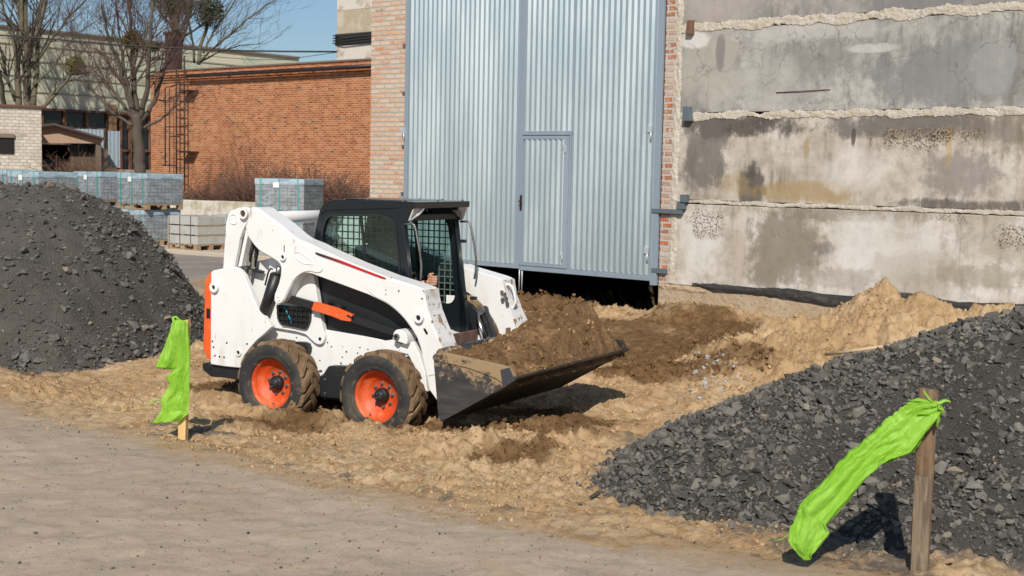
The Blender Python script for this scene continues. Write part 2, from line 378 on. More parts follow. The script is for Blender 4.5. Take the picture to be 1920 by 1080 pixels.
def scatter(name, P, S, bases, mat, seed, tilt=.6, smooth=False, lift=.25):
    rs = np.random.RandomState(seed); n = len(P); M_ = rotm(rs, n, tilt); w_ = rs.randint(0, len(bases), n); Vs = []; Fs = []; off = 0; val = []
    for k, (V, Fc) in enumerate(bases):
        ix = np.where(w_ == k)[0]
        if len(ix) == 0: continue
        v = np.einsum('nij,vj->nvi', M_[ix], V)*S[ix][:, None, None]+P[ix][:, None, :]; v[:, :, 2] += (S[ix]*lift)[:, None]
        f = Fc[None]+(np.arange(len(ix))*len(V))[:, None, None]+off; off += len(ix)*len(V); Vs.append(v.reshape(-1, 3)); Fs.append(f.reshape(-1, 3)); val.append(np.repeat(rs.rand(len(ix)), len(V)))
    o = npmesh(name, np.concatenate(Vs), np.concatenate(Fs), mat, smooth)
    a = o.data.attributes.new('shade', 'FLOAT', 'POINT'); a.data.foreach_set('value', np.concatenate(val).astype(np.float32)); return o
def rockmat(name, c0, c1, c2, sc=30, rough=.85):
    t = NT(name); s_ = t.new('ShaderNodeAttribute', attribute_name='shade').outputs['Fac']; n = t.noise(sc, None, 7, .65)
    c = t.mix(s_, c0, c1); c = t.mix(t.math('MULTIPLY', t.ramp(s_, .965, .975), .7), c, c2); c = t.mix(t.math('MULTIPLY', t.ramp(n, .5, .75), .45), c, tuple(min(1, q*1.9) for q in c1))
    t.bsdf(c, rough, 0, .35, t.bump(n, .35, .004)); return t.m
def finesmat(name, c0, c1, c2):
    t = NT(name); n1 = t.noise(2.2, None, 6, .6); n3 = t.noise(90, None, 5, .75)
    v = t.new('ShaderNodeTexVoronoi'); v.inputs['Scale'].default_value = 38; t.link(t.vec(), v.inputs['Vector'])
    v2 = t.new('ShaderNodeTexVoronoi'); v2.inputs['Scale'].default_value = 95; t.link(t.vec(), v2.inputs['Vector'])
    c = t.mix(t.ramp(n1, .4, .62), c0, c1); c = t.mix(t.math('MULTIPLY', t.ramp(n3, .5, .7), .5), c, c2)
    bw = t.new('ShaderNodeRGBToBW'); t.link(v2.outputs['Color'], bw.inputs[0]); c = t.mix(t.math('MULTIPLY', bw.outputs[0], .35), c, c2)
    h = t.math('ADD', t.math('MULTIPLY', v.outputs['Distance'], .6), t.math('MULTIPLY', v2.outputs['Distance'], .5))
    t.bsdf(c, .95, 0, .2, t.bump(n3, .8, .008, t.bump(h, .9, .015))); return t.m
ROCK = hulls(22, 11, .62, 3)
ROCKR = rockmat('basalt_stone', (.046, .043, .038), (.155, .146, .128), (.24, .20, .15))
ROCKL = rockmat('grey_brown_stone', (.062, .060, .055), (.140, .135, .124), (.24, .18, .13))
FINR = finesmat('stone_dust', (.042, .040, .036), (.060, .057, .052), (.10, .095, .087))
FINL = finesmat('grey_brown_dust', (.062, .057, .050), (.086, .080, .071), (.14, .13, .116))
def qR(X, Y):
    dx = X-5.2; dy = Y-9.6; ky = np.where(dy > 0, 1.5, 1.25); ang = np.arctan2(dy, dx)
    R_ = 4.12+.5*np.exp(-((np.abs(ang)-2.95)/.25)**2)*(dy < 0)+.28*np.exp(-((np.abs(ang)-3.14)/.25)**2)*(dy >= 0)+.16*fbm(np.cos(ang)*3, np.sin(ang)*3, .8, 301, 3)
    return R_-np.hypot(dx, dy*ky)
def pileR(X, Y):
    q = qR(X, Y); return .13+np.where(q > 0, 1.80*(1-np.exp(-np.maximum(q, 0)/2.6)), q*.5)+.05*fbm(X, Y, .9, 311, 3)*sst(q, 0, .5)+.02*fbm(X, Y, .2, 315, 3)
def pileL(X, Y):
    dx = X+5.75; dx = np.where(dx < 0, np.minimum(dx+2.0, 0)-.0, dx); dy = Y-16.6; rx = np.where(dx > 0, 1.98, 3.0); ry = np.where(dy < 0, 3.1, 2.6)
    rn = np.sqrt((dx/rx)**2+(dy/ry)**2)*(1+.03*fbm(X, Y, 1.1, 321, 3))
    return .12+1.88*(1-rn**1.9)+.04*fbm(X, Y, .6, 331, 3)+.015*fbm(X, Y, .15, 333, 3)
def make_pile(name, hf, rng, fin, stone, n, szf, seed, dens, label, step=.03, cap=None):
    x0, x1, y0, y1 = rng
    under = lambda X, Y, Z: (Z > terrain(X, Y, False)-.10)
    o = grid_mesh(name, np.arange(x0, x1, step), np.arange(y0, y1, step), hf, fin, None, True, None, under)
    tag(o, label, 'pile', kind='stuff')
    rs = np.random.RandomState(seed); xa, xb_ = max(x0, -8.2), min(x1, 6.9); P = np.stack([xa+rs.rand(n)*(xb_-xa), y0+rs.rand(n)*(y1-y0)], 1); S = szf(rs, n)
    z = hf(P[:, 0], P[:, 1]); tz = terrain(P[:, 0], P[:, 1], False); keep = (z > tz-.05) & (rs.rand(n) < dens(P[:, 0], P[:, 1]))
    P = P[keep]; S = S[keep]; z = np.maximum(z, tz)[keep]
    return np.column_stack([P, z]), S
def szR(rs, n): return np.clip(.0160*np.exp(rs.normal(size=n)*.58), .0075, .062)
def dR(X, Y):
    q_ = qR(X, Y); band = sst(vn(X*1.0+Y*.4, Y, .8, 341), -.55, .35); return np.clip(.30+.85*np.maximum(sst(q_, 1.1, .4), band), 0, 1)
PR, SR = make_pile('stone_pile', pileR, (.2, 9.7, 5.9, 12.9), FINR, None, 105000, szR, 5, dR, 'broad pile of dark crushed stone at the right, beside the weathered post')
sc_ = scatter("crushed_stone", PR, SR, ROCK, ROCKR, 6, .8); sc_.parent = bpy.data.objects["stone_pile"]; tag(sc_, kind="stuff")
def szL(rs, n): return np.clip(.015*np.exp(rs.normal(size=n)*.70), .006, .085)
def dL(X, Y):
    dx = X+5.75; dx = np.where(dx < 0, np.minimum(dx+2.0, 0), dx); dy = Y-16.6; rn = np.sqrt((dx/1.98)**2*(dx > 0)+(dx/3)**2*(dx <= 0)+(dy/3.1)**2); return np.clip(.20+.9*sst(rn, .84, .98)*1.0+.45*sst(vn(X, Y, .6, 351)+.4*vn(X, Y, .2, 352), .15, .7), 0, 1)
PL, SL = make_pile('grit_pile', pileL, (-11.2, -3.4, 13.0, 19.6), FINL, None, 52000, szL, 8, dL, 'tall heap of grey brown grit and stones at the left behind the loader')
sc_ = scatter("pile_rubble", PL, SL, ROCK, ROCKL, 9, .7); sc_.parent = bpy.data.objects["grit_pile"]; tag(sc_, kind="stuff")
# clods
CLOD = hulls(12, 16, .75, 13, 1, .35)
def clodmat(name, c0, c1):
    t = NT(name); s_ = t.new('ShaderNodeAttribute', attribute_name='shade').outputs['Fac']; n = t.noise(45, None, 8, .7); c = t.mix(s_, c0, c1); c = t.mix(t.math('MULTIPLY', t.ramp(n, .5, .7), .5), c, tuple(q*1.35 for q in c1))
    t.bsdf(c, .95, 0, .15, t.bump(n, .8, .006)); return t.m
CL_L = clodmat('dry_clod', (.33, .22, .115), (.46, .325, .19)); CL_D = clodmat('damp_clod', (.10, .056, .024), (.20, .118, .055))
rs = np.random.RandomState(15); n = 15000
X = -5.2+rs.rand(n)*11.0; Y = 7.3+rs.rand(n)*12; d = edge_d(X, Y); z = terrain(X, Y); S = np.clip(.0085*np.exp(rs.normal(size=n)*.62), .004, .05); dm, gr = masks(X, Y)
wu = (X-WO[0])*WN[0]+(Y-WO[1])*WN[1]; mx = (X-MO[0])*MF[0]+(Y-MO[1])*MF[1]; my = (X-MO[0])*ML[0]+(Y-MO[1])*ML[1]
under = (np.abs(my) < .95) & (mx > -1.4) & (mx < 1.0)
k = (d > .05) & (wu < -.02) & (~under) & (rs.rand(n) < .18+.8*sst(vn(X, Y, .8, 361), -.3, .5)) & (pileR(X, Y) < z) & (pileL(X, Y) < z)
P = np.column_stack([X, Y, z])
tag(scatter('dry_clods', P[k & (dm < .5)], S[k & (dm < .5)], CLOD, CL_L, 16, 1.5), 'small dry tan clods strewn over the dirt', 'clods', kind='stuff')
tag(scatter('damp_clods', P[k & (dm >= .5)], S[k & (dm >= .5)], CLOD, CL_D, 17, 1.5), 'dark damp clods on the dug soil', 'clods', kind='stuff')
n = 110000; CR = hulls(8, 8, .8, 23)
X = -5.2+rs.rand(n)*9.5; Y = 7.0+(rs.rand(n)**1.3)*9; d = edge_d(X, Y); dm, gr = masks(X, Y); mx = (X-MO[0])*MF[0]+(Y-MO[1])*MF[1]; my = (X-MO[0])*ML[0]+(Y-MO[1])*ML[1]
k = (d > -.9) & ((d > -.02) | (rs.rand(n) < .8*np.exp(np.minimum(d, 0)/.22))) & (rs.rand(n) < .12+.9*sst(fbm(X, Y, .6, 371, 3), -.2, .6)) & (pileR(X, Y) < .25) & (pileL(X, Y) < .25) & ~((np.abs(my) < .7) & (mx > -1.4) & (mx < 1.0))
X, Y, dm = X[k], Y[k], dm[k]; P = np.column_stack([X, Y, np.maximum(terrain(X, Y), np.where(edge_d(X, Y) < .25, roadh(X, Y), -9))]); S = np.clip(.0058*np.exp(rs.normal(size=len(X))*.55), .003, .022)
tag(scatter('dry_crumbs', P[dm < .5], S[dm < .5], CR, CL_L, 26, 1.5), 'fine dry crumbs of earth covering the dirt', 'crumbs', kind='stuff')
tag(scatter('damp_crumbs', P[dm >= .5], S[dm >= .5], CR, CL_D, 27, 1.5), 'fine damp crumbs of earth on the darker soil', 'crumbs', kind='stuff')
# bigger clods along ridges
P = []; S = []; P2 = []; S2 = []
for (px, py, sx, sy, cnt, sz, dk) in [(1330, 680, 70, 25, 130, .045, 0), (1400, 690, 60, 35, 120, .045, 0), (1300, 640, 30, 12, 12, .08, 0), (1230, 697, 90, 14, 150, .04, 1), (1150, 700, 60, 14, 70, .04, 1), (1050, 578, 120, 8, 130, .045, .8), (1160, 580, 60, 8, 110, .04, .7), (1010, 820, 60, 18, 110, .03, .1),
                                  (980, 800, 60, 22, 90, .035, .5), (900, 800, 120, 10, 110, .028, .6), (620, 790, 180, 10, 170, .022, .4), (700, 800, 120, 8, 110, .024, .3), (1000, 585, 60, 14, 50, .05, .8), (1320, 598, 90, 8, 80, .04, .2), (1550, 640, 120, 40, 260, .035, .1), (1750, 590, 80, 20, 120, .04, .5), (1640, 590, 90, 40, 180, .03, .0), (1040, 880, 120, 30, 120, .018, 0), (230, 730, 120, 20, 90, .02, .2), (420, 800, 60, 12, 50, .02, .4)]:
    for i in range(cnt):
        q = atz(px+rs.normal()*sx*.6, py+rs.normal()*sy*.6, .25)
        if rs.rand() < dk: P2.append(q[:2]); S2.append(sz*.55*math.exp(rs.normal()*.4))
        else: P.append(q[:2]); S.append(sz*.55*math.exp(rs.normal()*.4))
def drop(P): P = np.array(P); return np.column_stack([P, terrain(P[:, 0], P[:, 1])])
def clean(P, S):
    wu = (P[:, 0]-WO[0])*WN[0]+(P[:, 1]-WO[1])*WN[1]; k = (wu < -.05) & (pileR(P[:, 0], P[:, 1]) < P[:, 2]); return P[k], np.minimum(np.array(S)[k], .075)
a, b_ = clean(drop(P+P2), S+S2); dq = masks(a[:, 0], a[:, 1])[0]; fl_d = dq > .35; a2_, b2_ = a[fl_d], b_[fl_d]; a, b_ = a[~fl_d], b_[~fl_d]; tag(scatter('dry_lumps', a, b_, CLOD, CL_L, 18, 1.5), 'larger dry lumps of soil heaped along the ridges', 'clods', kind='stuff')
tag(scatter('damp_lumps', a2_, b2_, CLOD, CL_D, 19, 1.5), 'larger damp lumps of soil round the dug area', 'clods', kind='stuff')
n = 46000; X = -3.5+rs.rand(n)*9.5; Y = 11.0+rs.rand(n)*8.5; dm, gr = masks(X, Y); mx = (X-MO[0])*MF[0]+(Y-MO[1])*MF[1]; my = (X-MO[0])*ML[0]+(Y-MO[1])*ML[1]; wu = (X-WO[0])*WN[0]+(Y-WO[1])*WN[1]
k = (wu < -.03) & (pileR(X, Y) < .25) & ~((np.abs(my) < .75) & (mx > -1.4) & (mx < 1.0)) & (rs.rand(n) < .15+.85*sst(fbm(X, Y, .7, 381, 3), -.3, .5))
X, Y, dm = X[k], Y[k], dm[k]; P = np.column_stack([X, Y, terrain(X, Y)]); S = np.clip(.0085*np.exp(rs.normal(size=len(X))*.5), .004, .03)
tag(scatter('dry_crumbs', P[dm < .5], S[dm < .5], CR, CL_L, 28, 1.5), 'dry crumbs of earth on the far dirt and mound', 'crumbs', kind='stuff')
tag(scatter('damp_crumbs', P[dm >= .5], S[dm >= .5], CR, CL_D, 29, 1.5), 'damp crumbs of earth in the dug area', 'crumbs', kind='stuff')
# white rubble patch
P = []; S = []
for i in range(110):
    q = atz(1345+rs.normal()*34, 706+rs.normal()*13, .22); P.append(q[:2]); S.append(.018*math.exp(rs.normal()*.5))
tag(scatter('pale_rubble', drop(P), np.array(S), ROCK, simple('pale_chips', (.34, .35, .37), .8), 20, .6), 'pale grey rubble chips at the edge of the dug soil', 'rubble', kind='stuff')
# dark stones on road and dirt
P = []; S = []
for i in range(6000):
    x = -4.8+rs.rand()*8; y = 5.9+rs.rand()*6; dd = float(edge_d(np.array([x]), np.array([y]))[0])
    if dd < 1.4 and rs.rand() < (.9 if dd < 0 else .25): P.append((x, y)); S.append(min(.022, .0042*math.exp(rs.normal()*.55)))
for (px, py, s) in [(1116, 917, .045), (1085, 893, .035), (1088, 947, .022), (1372, 982, .045), (67, 1013, .02), (1150, 870, .02), (1130, 880, .015), (1180, 862, .03), (1120, 805, .02), (1295, 935, .03), (1660, 1050, .04), (1690, 1040, .035), (1585, 1035, .04), (1350, 1000, .02)]:
    q = atz(px, py, .27); P.append(q[:2]); S.append(s)
P = np.array(P); zz = np.maximum(terrain(P[:, 0], P[:, 1]), np.where(edge_d(P[:, 0], P[:, 1]) < .25, roadh(P[:, 0], P[:, 1]), -9))
tag(scatter('road_grit', np.column_stack([P, zz]), np.array(S), ROCK, ROCKR, 21, .4), 'small dark stones scattered on the grey road', 'grit', kind='stuff')
# ================================================================== skid steer loader
WHITE = simple('worn_white_paint', (.72, .73, .73), .42, 0, [(1.6, .5, .8, (.66, .655, .64)), (3.0, .57, .75, (.60, .57, .51), (1, 1, .3)), (9, .64, .70, (.50, .46, .39), (1, 1, .4)), (38, .70, .73, (.10, .055, .03)), (11, .715, .74, (.13, .07, .04), (1.6, 1, .5))], (60, .08, .002))
WORN = simple('scraped_white_paint', (.70, .70, .69), .5, 0, [(9, .55, .60, (.30, .22, .15), (1, 1, .45)), (22, .60, .64, (.12, .075, .045)), (3, .55, .7, (.50, .42, .32))], (40, .2, .003))
BLACK = simple('dusty_black_paint', (.014, .016, .018), .45, 0, [(3, .55, .8, (.030, .030, .029)), (25, .66, .75, (.08, .066, .05))], (40, .1, .002))
CABP = simple('charcoal_cab_paint', (.008, .012, .015), .26, 0, [(2.5, .55, .8, (.022, .026, .027)), (30, .70, .75, (.10, .09, .08))], (40, .06, .002))
ORANGE = simple('faded_orange_paint', (.72, .105, .018), .5, 0, [(4, .5, .72, (.60, .15, .05)), (20, .60, .68, (.50, .22, .12)), (7, .66, .72, (.55, .40, .30))], (50, .08, .002))
ORANGE2 = simple('orange_rim_paint', (.60, .068, .010), .55, 0, [(5, .52, .68, (.58, .15, .06)), (14, .60, .70, (.45, .24, .14)), (30, .66, .7, (.32, .20, .12))], (50, .08, .002))
STEEL = simple('scuffed_steel', (.20, .20, .20), .45, .7, [(18, .5, .7, (.12, .09, .06))])
CHROME = simple('bare_steel_rod', (.55, .55, .55), .25, 1.)
RUST = simple('rusty_plate', (.12, .062, .04), .8, .0, [(6, .4, .65, (.20, .12, .085), (1, 1, .2)), (26, .55, .7, (.30, .24, .2))], (40, .4, .003))
RUB = simple('tyre_rubber', (.022, .023, .025), .8, 0, [(2.5, .45, .7, (.075, .062, .046)), (14, .55, .7, (.12, .092, .062))], (70, .15, .002))
MUD = simple('muddy_rubber', (.125, .078, .040), .95, 0, [(6, .38, .62, (.20, .132, .072)), (24, .60, .72, (.045, .036, .028))], (35, .6, .008))
HOLE = simple('painted_recess_shade', (.006, .006, .006), .8)  # black discs and boxes; shade inside holes and slots is painted, not cut
HOSE = simple('black_rubber_hose', (.015, .015, .016), .6)
BUCK = simple('bucket_steel', (.038, .042, .050), .42, .35, [(2.2, .52, .60, (.30, .21, .12), (1, 1, 1.5)), (10, .56, .62, (.34, .245, .145), (1, 1, 1)), (6, .58, .72, (.10, .095, .09), (.3, 1, 2))], (30, .35, .004))
t = NT('muddy_bucket_side'); sp = t.new('ShaderNodeSeparateXYZ'); t.link(t.tc.outputs['Object'], sp.inputs[0])
n1 = t.noise(9, t.vec((1, 1, 1.3)), 10, .7); n2 = t.noise(26, None, 6, .7); n3 = t.noise(5, t.vec((.5, 1, 2.4), rot=(0, -.6, 0)), 7, .7)
ln = t.math('ADD', sp.outputs[2], t.math('MULTIPLY', t.math('SUBTRACT', sp.outputs[0], 1.28), .30)); up_ = t.math('ADD', t.math('MULTIPLY', t.math('SUBTRACT', ln, .79), 1.0), t.math('ADD', t.math('MULTIPLY', t.math('SUBTRACT', n1, .5), .9), t.math('MULTIPLY', t.math('SUBTRACT', n2, .5), .35)))
c = t.mix(t.ramp(n3, .45, .7), (.030, .035, .044), (.075, .08, .088)); c = t.mix(t.math('MULTIPLY', t.ramp(n3, .3, .5), .25), c, (.12, .095, .07)); m_ = t.ramp(up_, -.06, .05); c = t.mix(m_, c, (.33, .235, .135)); c = t.mix(t.ramp(n1, .685, .70), c, (.34, .25, .15))
t.bsdf(c, t.ramp(up_, -.06, .05, .38, .95), .2, .5, t.bump(m_, .6, .006, t.bump(n2, .4, .004))); MBUCK = t.m
BUCKD = simple('bucket_floor_steel', (.030, .026, .022), .6, .3, [(5, .4, .65, (.07, .048, .03), (.2, 1, 1)), (20, .6, .7, (.16, .11, .065))], (30, .4, .004))
t = NT('tinted_glass'); tr = t.new('ShaderNodeBsdfTransparent'); tr.inputs[0].default_value = (.66, .80, .76, 1); gl = t.new('ShaderNodeBsdfGlossy'); gl.inputs['Roughness'].default_value = .04; gl.inputs[0].default_value = (.8, .9, .9, 1)
fr = t.new('ShaderNodeFresnel'); fr.inputs[0].default_value = 1.5; ms = t.new('ShaderNodeMixShader'); t.link(fr.outputs[0], ms.inputs[0]); t.link(tr.outputs[0], ms.inputs[1]); t.link(gl.outputs[0], ms.inputs[2])
df = t.new('ShaderNodeBsdfDiffuse'); df.inputs[0].default_value = (.20, .26, .25, 1); ms2 = t.new('ShaderNodeMixShader'); t.link(t.ramp(t.noise(2.2, None, 6, .6), .4, .8, .01, .07), ms2.inputs[0]); t.link(ms.outputs[0], ms2.inputs[1]); t.link(df.outputs[0], ms2.inputs[2]); t.link(ms2.outputs[0], t.out.inputs[0]); GLASS = t.m
def ramp_mat(name, x0, x1, c0, c1):
    t = NT(name); sp = t.new('ShaderNodeSeparateXYZ'); t.link(t.tc.outputs['Object'], sp.inputs[0]); t.bsdf(t.mix(t.ramp(sp.outputs[0], x0, x1), c0, c1), .35); return t.m
ROOT = empty('skid_steer_loader', tuple(MO), TH)
tag(ROOT, 'white skid steer loader with orange wheel rims and black caged cab, bucket full of soil', 'loader')
SPLIT = {'pin_boss', 'bolt_hole', 'hydraulic_hose', 'pin_hole', 'roof_bolt', 'bolt', 'louvre', 'hose_coupling', 'hydraulic_coupler', 'window_latch', 'hub_bolt', 'hose_loop', 'control_lever', 'post_rib'}
def part(mb, name, mat, parent=None, bevel=0, label=None, seg=2):
    if name in SPLIT and len(mb.pc) > 1:
        for m_ in mb.pieces(): o = m_.build(name, mat, parent or ROOT, bevel=bevel, seg=seg)
        return o
    o = mb.build(name, mat, parent or ROOT, bevel=bevel, seg=seg)
    if label: o['label'] = label
    return o
def plate(name, pts, y0, y1, mat, bevel=.006, parent=None, mirror=False, label=None, plane=None, sub=None):
    q = mps(rnd(pts), y0 if plane is None else plane)
    o = part(MB().prism(q, y0, y1), name, mat, parent, bevel, label)
    if mirror:
        o2 = part(MB().prism(q, -y1, -y0), name, mat, parent, bevel, label); return o, o2
    return o
def boss(mb_w, mb_h, px, py, y, r, hole, h=.03, s=1):
    x, z = mp(px, py, -abs(y)); y0 = -abs(y)-h; y1 = -abs(y)+.01
    if s > 0: mb_w.cylY(x, z, y0, y1, r, 20, hole); mb_h.cylY(x, z, y0+.012, y1, hole*.98, 14)
    else: mb_w.cylY(x, z, -y1, -y0, r, 20, hole)
# --- rear side panels, bumper, tailgate
RP = [(395.5, 508, 6), (434.5, 499.5, 8), (447, 504, 6), (457, 515.5), (465.5, 535.5), (474.5, 558), (485.5, 582), (499, 600), (509, 613, 3), (494.5, 627), (481, 638), (468, 653), (456.7, 668), (450, 690), (420, 687), (394.5, 683, 3)]
pa, pb = plate('rear_side_panel', RP, -.76, -.70, WHITE, .008, mirror=True)
hb, hh = MB(), MB(); boss(hb, hh, 404.5, 538.5, .76, .048, .02, .035); boss(hb, hh, 448, 661, .76, .035, .018, .015)
for (a, b) in [(402, 667), (410.5, 669), (419, 670), (462, 645), (397, 640), (399, 651), (424, 643)]:
    x, z = mp(a, b, -.77); hh.cylY(x, z, -.764, -.75, .009, 8)
part(hb, 'pin_boss', WHITE, pa, .003); part(hh, 'bolt_hole', HOLE, pa)
x0, zt = mp(394.5, 514, -.74); xb, zb = mp(393, 673, -.74)
tg = MB().prism(rnd([(x0-.085, zt-.05, .05), (x0-.02, zt+.02, .02), (x0-.004, zt), (xb-.004, zb, .01), (xb-.035, zb-.005, .02), (xb-.10, zb+.06, .06)]), -.72, .72)
tgo = part(tg, 'tailgate', ORANGE, None, .01)
x_, z_ = mp(391, 588, -.73); part(MB().box(x_-.03, x_+.012, -.726, -.60, z_-.045, z_+.045), 'latch_recess', HOLE, tgo)
bo = plate('rear_bumper', [(379, 681, 2), (392, 680), (394, 683.5), (452, 690), (452, 712), (443, 712), (417, 708), (394.5, 706.7, 4), (379, 693, 3)], -.72, .72, BLACK, .01)
x_, z_ = mp(391.5, 690.5, -.72); part(MB().box(x_-.035, x_+.03, -.724, -.60, z_-.018, z_+.018), 'bumper_slot', HOLE, bo)
# --- body
plate('rear_frame', [(447, 500), (481, 491, 8), (506, 484, 10), (530, 488, 6), (536, 560), (515, 612), (470, 640), (455, 600)], -.55, .55, WHITE, .01)
up = plate('upright_plate', [(505, 484), (528, 487, 5), (588, 516, 4), (597, 573), (605, 615), (609.5, 633, 8), (604, 646, 8), (593, 646, 8), (582, 636, 6), (573, 627, 4), (556, 622), (509, 614), (500, 600)], -.64, -.58, WHITE, .006, mirror=True)[0]
hh = MB(); x, z = mp(600, 635.5, -.64); hh.cylY(x, z, -.643, -.62, .016, 10); part(hh, 'bolt_hole', HOLE, up)
chas = plate('chassis', [(470, 632), (510, 613), (556, 622), (590, 622), (608, 618, 3), (735, 640), (772, 652, 6), (785, 670), (796, 715), (790, 730), (740, 715), (650, 688), (640, 687), (616, 687, 3), (606, 702), (600, 706), (590, 735), (470, 720)], -.60, .60, WHITE, .006)
hh = MB()
for (a, b) in [(556, 633), (582.5, 645), (600, 676), (614.5, 642), (621.5, 650), (649.5, 659), (670.5, 662), (675, 651.5), (640, 682), (642, 669.5), (650, 660), (639, 680.5), (690, 655)]:
    x, z = mp(a, b, -.6); hh.cylY(x, z, -.603, -.59, .007, 8)
part(hh, 'bolt_hole', HOLE, chas)
plate('fender_bracket', [(552, 641), (572, 642, 6), (578, 652), (577, 662), (560, 655)], -.66, -.60, BLACK, .004)
cc = plate('chain_case', [(616, 686, 3), (650, 687), (650, 752), (630, 747), (600, 744, 4), (599, 705, 3), (610, 703)], -.68, .68, BLACK, .006)
bb = MB()
for (a, b) in [(610, 711), (610, 737), (601, 696)]:
    x, z = mp(a, b, -.68); bb.cylY(x, z, -.69, -.67, .012, 8)
part(bb, 'bolt', STEEL, cc)
plate('lower_belly', [(470, 690), (800, 715), (800, 760), (640, 752), (470, 735)], -.50, .50, BLACK, 0)
# vent
vp = [(520, 571), (583, 577, 2), (582.5, 604, 8), (575.5, 618, 6), (527, 608, 8), (521, 596, 4)]
ve = plate('side_vent', vp, -.650, -.645, HOLE, 0)
def grid_in(q, sx, sz, w, y0, y1, ang=0., n0=0.):
    """bars clipped to the polygon q (x, z)"""
    mb = MB(); n = len(q)
    for ax, s in ((0, sx), (1, sz)):
        lo = min(p[ax] for p in q); hi = max(p[ax] for p in q); v = lo+s*(.5+n0)
        while v < hi:
            xs_ = []
            for i in range(n):
                a, b = q[i], q[(i+1) % n]
                if (a[ax]-v)*(b[ax]-v) < 0:
                    t_ = (v-a[ax])/(b[ax]-a[ax]); xs_.append(a[1-ax]+t_*(b[1-ax]-a[1-ax]))
            xs_.sort()
            for i in range(0, len(xs_)-1, 2):
                if ax == 0: mb.box(v-w/2, v+w/2, y0, y1, xs_[i], xs_[i+1])
                else: mb.box(xs_[i], xs_[i+1], y0-.003, y1-.003, v-w/2, v+w/2)
            v += s
    return mb
def frame_ring(q, w, y0, y1):
    """ring of width w around polygon q"""
    n = len(q); a = sum(q[i][0]*q[(i+1) % n][1]-q[(i+1) % n][0]*q[i][1] for i in range(n)); q = q if a > 0 else q[::-1]; inn = []
    for i in range(n):
        p0, p1, p2 = Vector(q[i-1]), Vector(q[i]), Vector(q[(i+1) % n]); d1 = (p1-p0).normalized(); d2 = (p2-p1).normalized()
        nn = (Vector((-d1.y, d1.x))+Vector((-d2.y, d2.x))); nn = nn.normalized()*min(2.0, 1/max(.4, nn.length/2)); inn.append((p1.x+nn.x*w, p1.y+nn.y*w))
    mb = MB(); vs = [(p[0], y, p[1]) for y in (y0, y1) for p in list(q)+inn]; fs = []; m2 = 2*n
    for i in range(n):
        j = (i+1) % n; fs += [(i, j, n+j, n+i), (m2+j, m2+i, m2+n+i, m2+n+j), (j, i, m2+i, m2+j), (n+i, n+j, m2+n+j, m2+n+i)]
    mb.add(vs, fs); return mb
q = mps(rnd(vp), -.655); part(grid_in(q, .052, .05, .007, -.672, -.664), 'vent_grille', BLACK, ve); part(frame_ring(q, .014, -.668, -.640), 'vent_frame', BLACK, ve, .003)
# guard slope between panel and lug : dark cylinder, hoses
def strut(name, p0, p1, y, w, d_, mat, parent=None, both=True, bevel=.008):
    a = Vector(mp(*p0, y)); b = Vector(mp(*p1, y)); d2 = (b-a).normalized(); nn = Vector((-d2.y, d2.x))*w/2
    q = [tuple(a+nn), tuple(b+nn), tuple(b-nn), tuple(a-nn)]; o = part(MB().prism(q, y, y+d_), name, mat, parent, bevel)
    if both: part(MB().prism(q, -y-d_, -y), name, mat, parent, bevel)
    return o
def rodp(name, p0, p1, y, r, mat, parent=None, both=True):
    a = mp(*p0, y); b = mp(*p1, y); o = part(MB().tube([(a[0], y, a[1]), (b[0], y, b[1])], r, 14), name, mat, parent)
    if both: part(MB().tube([(a[0], -y, a[1]), (b[0], -y, b[1])], r, 14), name, mat, parent)
    return o
lc = rodp('lift_cylinder', (520, 515), (491, 596), -.70, .052, BLACK); rodp('cylinder_rod', (524, 500), (520, 516), -.70, .024, CHROME, lc, False)
strut('cylinder_guard', (509, 512), (486, 588), -.715, .028, .02, BLACK, None, False, .003)
hz = MB()
for (pts, y, r) in [([(476, 455), (472, 470), (466, 492)], -.62, .020), ([(482, 460), (481, 475), (476, 500)], -.62, .020), ([(466, 500), (459, 512), (458, 530)], -.62, .016), ([(474, 500), (467, 518), (465, 535)], -.62, .016),
                    ([(511, 505), (508, 503), (503, 510), (497, 535)], -.72, .008), ([(513, 510), (510, 520), (500, 545)], -.72, .010)]:
    hz.tube([(mp(a, b, y)[0], y, mp(a, b, y)[1]) for a, b in pts], r, 8)
part(hz, 'hydraulic_hose', HOSE)
ft = MB()
for (a, b, c_, d_) in [(466, 478, 464, 498), (476, 482, 474, 504), (461, 500, 459, 512), (470, 505, 467, 520)]:
    A = mp(a, b, -.63); B = mp(c_, d_, -.63); ft.tube([(A[0], -.63, A[1]), (B[0], -.63, B[1])], .021, 6, smooth=False)
part(ft, 'hose_coupling', CHROME)
plate('hose_clamp', [(458, 495), (467, 499), (480, 506), (489, 509, 2), (488, 513), (470, 508)], -.64, -.58, BLACK, .003)
# blue hose behind the vent
part(MB().tube([(mp(531, 572, -.66)[0], -.657, mp(531, 572, -.66)[1]), (mp(540, 590, -.66)[0], -.657, mp(540, 590, -.66)[1]), (mp(547, 606, -.66)[0], -.657, mp(547, 606, -.66)[1])], .008, 8), 'blue_hose', simple('blue_rubber', (.01, .25, .42), .5), ve)
